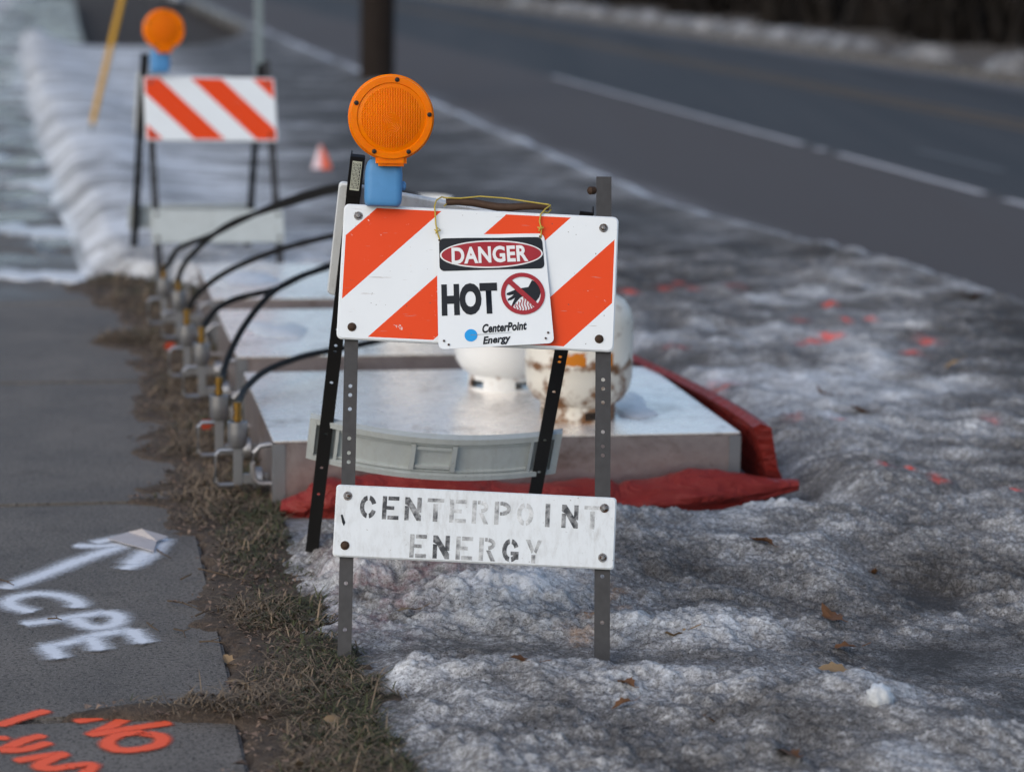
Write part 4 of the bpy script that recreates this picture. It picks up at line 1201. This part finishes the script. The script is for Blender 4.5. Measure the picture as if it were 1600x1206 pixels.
fb = G(500, 270, .07); fl = empty('marker_flag', fb); tag(fl, 'small pale and orange utility marker flag standing in the snow', 'flag')
mb = MB(); mb.tube([(0, 0, -.05), (0, 0, .20)], .0025, 6); mb.build('flag_wire', M['steel'], fl)
mb = MB(); mb.add([(0, 0, .20), (-.06, .02, .02), (-.055, -.02, .0), (-.01, -.03, .01), (.012, -.018, .02)], [(0, 1, 2), (0, 2, 3), (0, 3, 4)]); mb.build('pale_flag', M['flag_pink'], fl)
mb = MB(); mb.add([(.003, -.005, .19), (.012, -.02, .02), (.04, -.02, .01), (.075, .0, .03), (.05, .01, .11)], [(0, 1, 2), (0, 2, 3), (0, 3, 4)]); mb.build('orange_flag', M['flag_orange'], fl)

# ------------------------------------------------------------------ spray paint on the sidewalk
def stroke(mb, edge, pts, w, z, wk=1.0):
    P = [G(u, v, z) for u, v in pts]; Q = []
    for i in range(len(P)-1):
        p0, p1, p2, p3 = P[max(i-1, 0)], P[i], P[i+1], P[min(i+2, len(P)-1)]
        for j in range(6):
            t = j/6; Q.append(.5*((2*p1)+(-p0+p2)*t+(2*p0-5*p1+4*p2-p3)*t*t+(-p0+3*p1-3*p2+p3)*t**3))
    Q.append(P[-1])
    d0 = (Q[0]-Q[1]).normalized()*w*.5; d1 = (Q[-1]-Q[-2]).normalized()*w*.5
    Q = [Q[0]+d0]+Q+[Q[-1]+d1]
    k = len(mb.v); n = len(Q); prof = (-1, -.75, -.5, -.25, 0, .25, .5, .75, 1); w = w*wk
    for i, q in enumerate(Q):
        t = (Q[min(i+1, n-1)]-Q[max(i-1, 0)]).normalized(); s = Vector((t.y, -t.x, 0))
        for e in prof:
            mb.v.append(tuple(q+s*e*w*.5)); edge.append(1.0 if i in (0, n-1) else abs(e))
    m_ = len(prof)
    mb.f += [(k+i*m_+j, k+i*m_+j+1, k+(i+1)*m_+j+1, k+(i+1)*m_+j) for i in range(n-1) for j in range(m_-1)]
def paint(name, strokes, w, mat, parent, z):
    mb = MB(); edge = []
    for s in strokes:
        stroke(mb, edge, s[0] if isinstance(s[0], list) else s, s[1] if isinstance(s[0], list) else w, z, 2.5 if mat is M['spray_white'] else 1.95); z += .0002
    me = bpy.data.meshes.new(name); me.from_pydata(mb.v, [], mb.f)
    me.attributes.new('edge', 'FLOAT', 'POINT').data.foreach_set('value', edge)
    return link(name, me, mat, parent)
o = paint('sprayed_arrow', [[[(8, 918), (60, 900), (130, 873), (200, 850), (245, 838)], .062], [[(120, 852), (150, 853), (190, 850)], .05], [[(150, 847), (200, 838), (240, 836)], .05], [[(255, 842), (240, 862), (222, 876), (195, 888)], .05], [[(245, 846), (225, 866), (205, 880)], .06]], .05, M['spray_white'], None, .0020)
tag(o, 'white sprayed arrow on the sidewalk pointing to the card', 'paint mark')
lt = empty('sprayed_letters', G(120, 980)); tag(lt, 'white sprayed letters C P E on the sidewalk below the arrow', 'paint mark')
def sub(name, strokes, w, mat, par, z):
    o = paint(name, strokes, w, mat, par, z); o.matrix_parent_inverse = Matrix.Translation(-par.location); return o
sub('letter_c', [[(48, 955), (22, 948), (14, 940), (28, 932), (62, 927), (100, 932), (122, 942), (118, 948)]], .052, M['spray_white'], lt, .0020)
sub('letter_p', [[(40, 974), (80, 969), (125, 962), (165, 956)], [(165, 956), (184, 962), (180, 974), (155, 980), (132, 976), (118, 966)]], .052, M['spray_white'], lt, .0028)
sub('letter_e', [[(70, 1010), (110, 1003), (160, 990), (205, 984)], [(205, 984), (215, 994), (224, 1003)], [(140, 996), (150, 1006), (155, 1014)], [(76, 1009), (84, 1019), (92, 1027)]], .052, M['spray_white'], lt, .0034)
og = empty('sprayed_orange_marks', G(150, 1150)); tag(og, 'bright orange sprayed letters on the sidewalk at the bottom left', 'paint mark')
so = M['spray_orange']
sub('letter', [[(0, 1132), (30, 1122), (70, 1110)]], .032, so, og, .0020)
sub('letter', [[(122, 1126), (165, 1119), (212, 1111)], [(212, 1111), (185, 1128), (143, 1147)], [(143, 1147), (200, 1138), (262, 1129)]], .032, so, og, .0022)
sub('letter', [[(220, 1143), (185, 1148), (168, 1160), (182, 1170), (215, 1170), (248, 1162), (252, 1150), (225, 1145)]], .032, so, og, .0032)
sub('letter', [[(0, 1153), (5, 1151)], [(5, 1170), (40, 1155), (65, 1149)], [(5, 1171), (38, 1170), (74, 1160)]], .032, so, og, .0022)
sub('letter', [[(28, 1187), (70, 1180), (100, 1177)], [(100, 1177), (62, 1194), (80, 1200), (110, 1196)], [(110, 1196), (143, 1195), (118, 1215), (60, 1215)]], .032, so, og, .0030)
cd = [G(168, 842, .008), G(200, 832, .012), G(222, 827, .03), G(263, 839, .012), G(245, 846, .01), G(240, 862, .008)]
c = sum(cd, Vector())/6; mb = MB()
mb.add([p-c for p in cd]+[p-c+Vector((0, 0, .002)) for p in cd], [(0, 1, 4, 5), (1, 2, 3, 4), (11, 10, 7, 6), (10, 9, 8, 7)]+[(i, (i+1) % 6, 6+(i+1) % 6, 6+i) for i in range(6)])
o = mb.build('paper_card', M['paper']); o.location = c; tag(o, 'flat sprayed card lying at the tip of the white arrow', 'card')

# ------------------------------------------------------------------ turf: matted grass and litter
rs = np.random.RandomState(9)
def scatter(n, n0, n1, t0, t1, acc):
    N = rs.uniform(n0, n1, n); T = t0*(t1/t0)**rs.rand(n)
    k = acc(N, T); return N[k], T[k]
def acc_g(N, T):
    td, sd_ = turf_d(N, T), snow_d(N, T)
    pr = ss(td, .0, .16)*(sd_ < .03)*np.clip(.75+1.5*fbm(N*3, T*3, 3, 77), .1, 1)
    return rs.rand(len(N)) < pr
N, T = scatter(150000, .1, .85, 3.9, 11.3, acc_g)
n = len(N); L = rs.uniform(.012, .050, n)*(1+1.1*(rs.rand(n) < .10)); az = rs.uniform(0, 6.283, n)+.8*np.sin(N*9+T*7); el = np.abs(rs.normal(.12, .28, n)); wd = rs.uniform(.0008, .0017, n)*(1+.12*(T-4))
Z0 = turf_z(N, T)+rs.uniform(0, .012, n)
X, Y = N*CA-T*SA, N*SA+T*CA
dx, dy = np.cos(az), np.sin(az)
def bl(f, dz, w):
    cx = X+dx*L*f*np.cos(el); cy = Y+dy*L*f*np.cos(el); cz = Z0+L*f*np.sin(el)+dz
    return np.stack([cx-dy*w, cy+dx*w, cz], -1), np.stack([cx+dy*w, cy-dx*w, cz], -1)
a0, b0 = bl(0, 0, wd); a1, b1 = bl(.55, .004, wd*.9); a2, b2 = bl(1., -.004, wd*.15)
co = np.stack([a0, b0, b1, a1, b2, a2], 1).reshape(-1, 3).astype(np.float32)
i = np.arange(n)*6
q = np.stack([np.stack([i, i+1, i+2, i+3], -1), np.stack([i+3, i+2, i+4, i+5], -1)], 1).reshape(-1, 4)
gmix = np.clip(ss(snow_edge(T)-N, .24, .02)*.75+.9*fbm(N*5, T*5, 3, 55), 0, 1)
gr = rs.rand(n) < gmix*.75
col = np.where(gr[:, None], np.array([.046, .050, .018])*rs.uniform(.6, 1.7, (n, 1)), np.array([.160, .118, .076])*rs.uniform(.35, 1.6, (n, 1)))
tint = np.repeat(np.concatenate([col, np.ones((n, 1))], 1), 6, 0)
g = join_grids('matted_grass', [(co, q, {'tint': tint})], M['grass'], False)
tag(g, 'matted brown and green winter grass between sidewalk and snow', 'grass', kind='stuff')
def acc_l(N, T):
    td, sd_ = turf_d(N, T), snow_d(N, T)
    return rs.rand(len(N)) < ss(td, -.06, .05)*(1-.6*ss(td, .05, .25))*(sd_ < .0)
N, T = scatter(9000, .02, .75, 3.9, 10.9, acc_l); n = len(N)
X, Y = N*CA-T*SA, N*SA+T*CA; Z0 = np.maximum(turf_z(N, T), .004)+.004
L = rs.uniform(.003, .011, n)*(1+.6*(rs.rand(n) < .08)); az = rs.uniform(0, 6.283, n); dx, dy = np.cos(az), np.sin(az); W_ = L*rs.uniform(.3, .7, n); tl_ = rs.normal(0, .35, n)
P = [np.stack([X+dx*L*a-dy*W_*b, Y+dy*L*a+dx*W_*b, Z0+.5*L*abs(b)*(1+tl_)+a*L*tl_*.5+.003], -1) for a, b in ((-1, 0), (-.2, -1), (1, -.2), (.1, 1))]
co = np.stack(P, 1).reshape(-1, 3).astype(np.float32); q = np.arange(4*n).reshape(n, 4)
col = np.array([.12, .080, .055])*rs.uniform(.4, 2.6, (n, 1))
g = join_grids('leaf_litter', [(co, q, {'tint': np.repeat(np.concatenate([col, np.ones((n, 1))], 1), 4, 0)})], M['grass'], False)
tag(g, 'crumbled dead leaf litter along the sidewalk edge', 'leaf litter', kind='stuff')

# ------------------------------------------------------------------ dead leaves, ice chunk, twigs
def leaf(u, v, size, rz, mat, label, curl=.5, z=None):
    size *= 1.35; p = G(u, v, .04)
    for _ in range(6): p = G(u, v, snow_h(p.x, p.y))
    ol = [(0, -1), (.2, -.75), (.46, -.6), (.42, -.35), (.66, -.15), (.50, .08), (.58, .36), (.36, .48), (.26, .75), (0, 1)]
    full = ol+[(-x, y) for x, y in ol[-2:0:-1]]
    ph = random.uniform(0, 6)
    def pos(x, y): return Vector((x*size*.7, y*size, size*(curl*(x*x*.7+.35*y*y*abs(math.sin(ph))+.25*x*y*math.cos(ph))+.14*math.sin(3*y+ph)+.08*math.sin(5*x+2*ph))))
    mb = MB(); n = len(full)
    vs = [pos(*q) for q in full]+[pos(q[0]*.4, q[1]*.55) for q in full]+[pos(0, 0)]
    fs = [(i, (i+1) % n, n+(i+1) % n, n+i) for i in range(n)]+[(n+i, n+(i+1) % n, 2*n) for i in range(n)]
    mb.add(vs, fs); mb.tube([pos(0, -1), pos(0, -1)+Vector((0, -size*.5, size*.15))], size*.025, 5)
    o = mb.build('dead_leaf', mat, smooth=True); o.location = p+Vector((0, 0, .006)); o.rotation_euler = (random.uniform(-.3, .3), random.uniform(-.3, .3), rz)
    tag(o, label, 'leaf', 'dead leaves on the snow'); return o
LF = [(1308, 1054, .030, 1.2, 'leaf_pale', 'curled tan leaf on the snow, left of the ice chunk', 1.1), (1232, 1184, .032, .3, 'leaf', 'reddish brown leaf at the bottom edge, lower right snow', .6), (1122, 1131, .024, 1.4, 'leaf', 'brown leaf on the snow below and left of the ice chunk', .5),
      (978, 1071, .022, .6, 'leaf', 'brown leaf just right of the right front barricade leg', .6), (972, 1104, .020, 1.9, 'leaf', 'dark brown leaf below the right front barricade leg', .4), (1045, 991, .040, 1.1, 'leaf_pale', 'long torn brown leaf on the snow crest right of the barricade', .5),
      (1300, 967, .034, .4, 'leaf', 'crumpled brown leaf in the hollow of dark snow at right', .8), (1318, 1017, .030, 1.6, 'leaf', 'flat brown leaf above the curled tan leaf', .4), (1190, 848, .026, 1.2, 'leaf', 'brown leaf on the snow below the tarp roll end', .5),
      (1365, 897, .020, .2, 'leaf', 'small upright brown leaf in the snow at right', .9), (1290, 618, .034, .8, 'leaf', 'brown leaf on the snow right of the red flap', .6), (1480, 575, .034, 1.5, 'leaf_pale', 'yellow brown leaf near the road side paint specks', .6),
      (1345, 643, .028, 1.5, 'leaf', 'brown leaf on the snow lower right of the red flap corner', .5), (716, 927, .020, .9, 'leaf', 'small brown leaf on the snow just under the stencilled board', .6), (640, 958, .028, 2.2, 'leaf_pale', 'pale brown leaf on the snow near the left front leg', .6),
      (822, 1036, .026, 1.7, 'leaf', 'dark brown leaf in the snow hollow between the front legs', .4), (1515, 466, .045, .7, 'leaf', 'dark leaf clump on the snow near the road edge', .7), (533, 1133, .030, 1.9, 'leaf_pale', 'pale leaf on the turf below the left front leg', .5),
      (358, 1037, .022, .5, 'leaf_pale', 'pale leaf at the sidewalk edge beside the letters', .6), (372, 1071, .024, 1.1, 'leaf_pale', 'whitish leaf on the litter near the sidewalk joint', .5), (468, 1199, .020, .2, 'leaf_pale', 'tan leaf at the bottom edge on the turf', .6)]
for u, v, s_, rz, mt, lb, cu in LF: leaf(u, v, s_, rz, M[mt], lb, cu)
p = G(1374, 1100, .03)
for _ in range(5): p = G(1374, 1100, snow_h(p.x, p.y))
bm = bmesh.new(); bmesh.ops.create_icosphere(bm, subdivisions=3, radius=1)
for v in bm.verts:
    k_ = 1+.22*float(fbm(np.array(v.co.x*1.3+4), np.array(v.co.y*1.3+v.co.z), 3, 3)); k_ += .3*float(pn(np.array(v.co.x*2.5), np.array(v.co.z*2.5+v.co.y), 5)); v.co = Vector((v.co.x*.026, v.co.y*.02, v.co.z*.034))*k_
me = bpy.data.meshes.new('ice_chunk'); bm.to_mesh(me); bm.free()
for f in me.polygons: f.use_smooth = True
o = link('ice_chunk', me, M['ice']); o.location = p+Vector((0, 0, .015)); o.rotation_euler = (.3, -.5, .2); tag(o, 'pale lump of ice on the dark snow at lower right', 'ice')
TW = [((262, 938), (308, 950)), ((305, 962), (330, 952)), ((272, 982), (290, 995)), ((312, 1002), (352, 1004)), ((230, 972), (248, 985)), ((310, 888), (400, 912)), ((245, 858), (268, 872)), ((282, 905), (298, 898)), ((0, 905), (22, 914)), ((75, 966), (97, 968))]
tw_l = ['long bent twig on the sidewalk right of the letters', 'forked twig on the sidewalk near the turf edge', 'short twig below the bent twig on the sidewalk', 'twig reaching from the turf onto the sidewalk', 'tiny curved twig right of the letter P', 'long thin stalk lying across the turf edge', 'twig beside the card on the sidewalk', 'small twig at the sidewalk edge above the bent twig', 'twig at the left edge by the arrow tail', 'twig lying on the letter P']
for ((u0, v0), (u1, v1)), lb in zip(TW, tw_l):
    a, b = G(u0, v0, .006), G(u1, v1, .010); md = a.lerp(b, .5)+Vector((random.uniform(-.008, .008), random.uniform(-.01, .01), .004)); mb = MB()
    mb.tube([Vector(), md-a, b-a], [.0022, .0018, .0010], 6); md2 = (md-a)
    mb.tube([md2, md2+Vector((random.uniform(-.01, .02), random.uniform(-.015, .015), .006))], [.0014, .0007], 5)
    o = mb.build('twig', M['twig'], smooth=True); o.location = a; tag(o, lb, 'twig', 'twigs on the sidewalk')
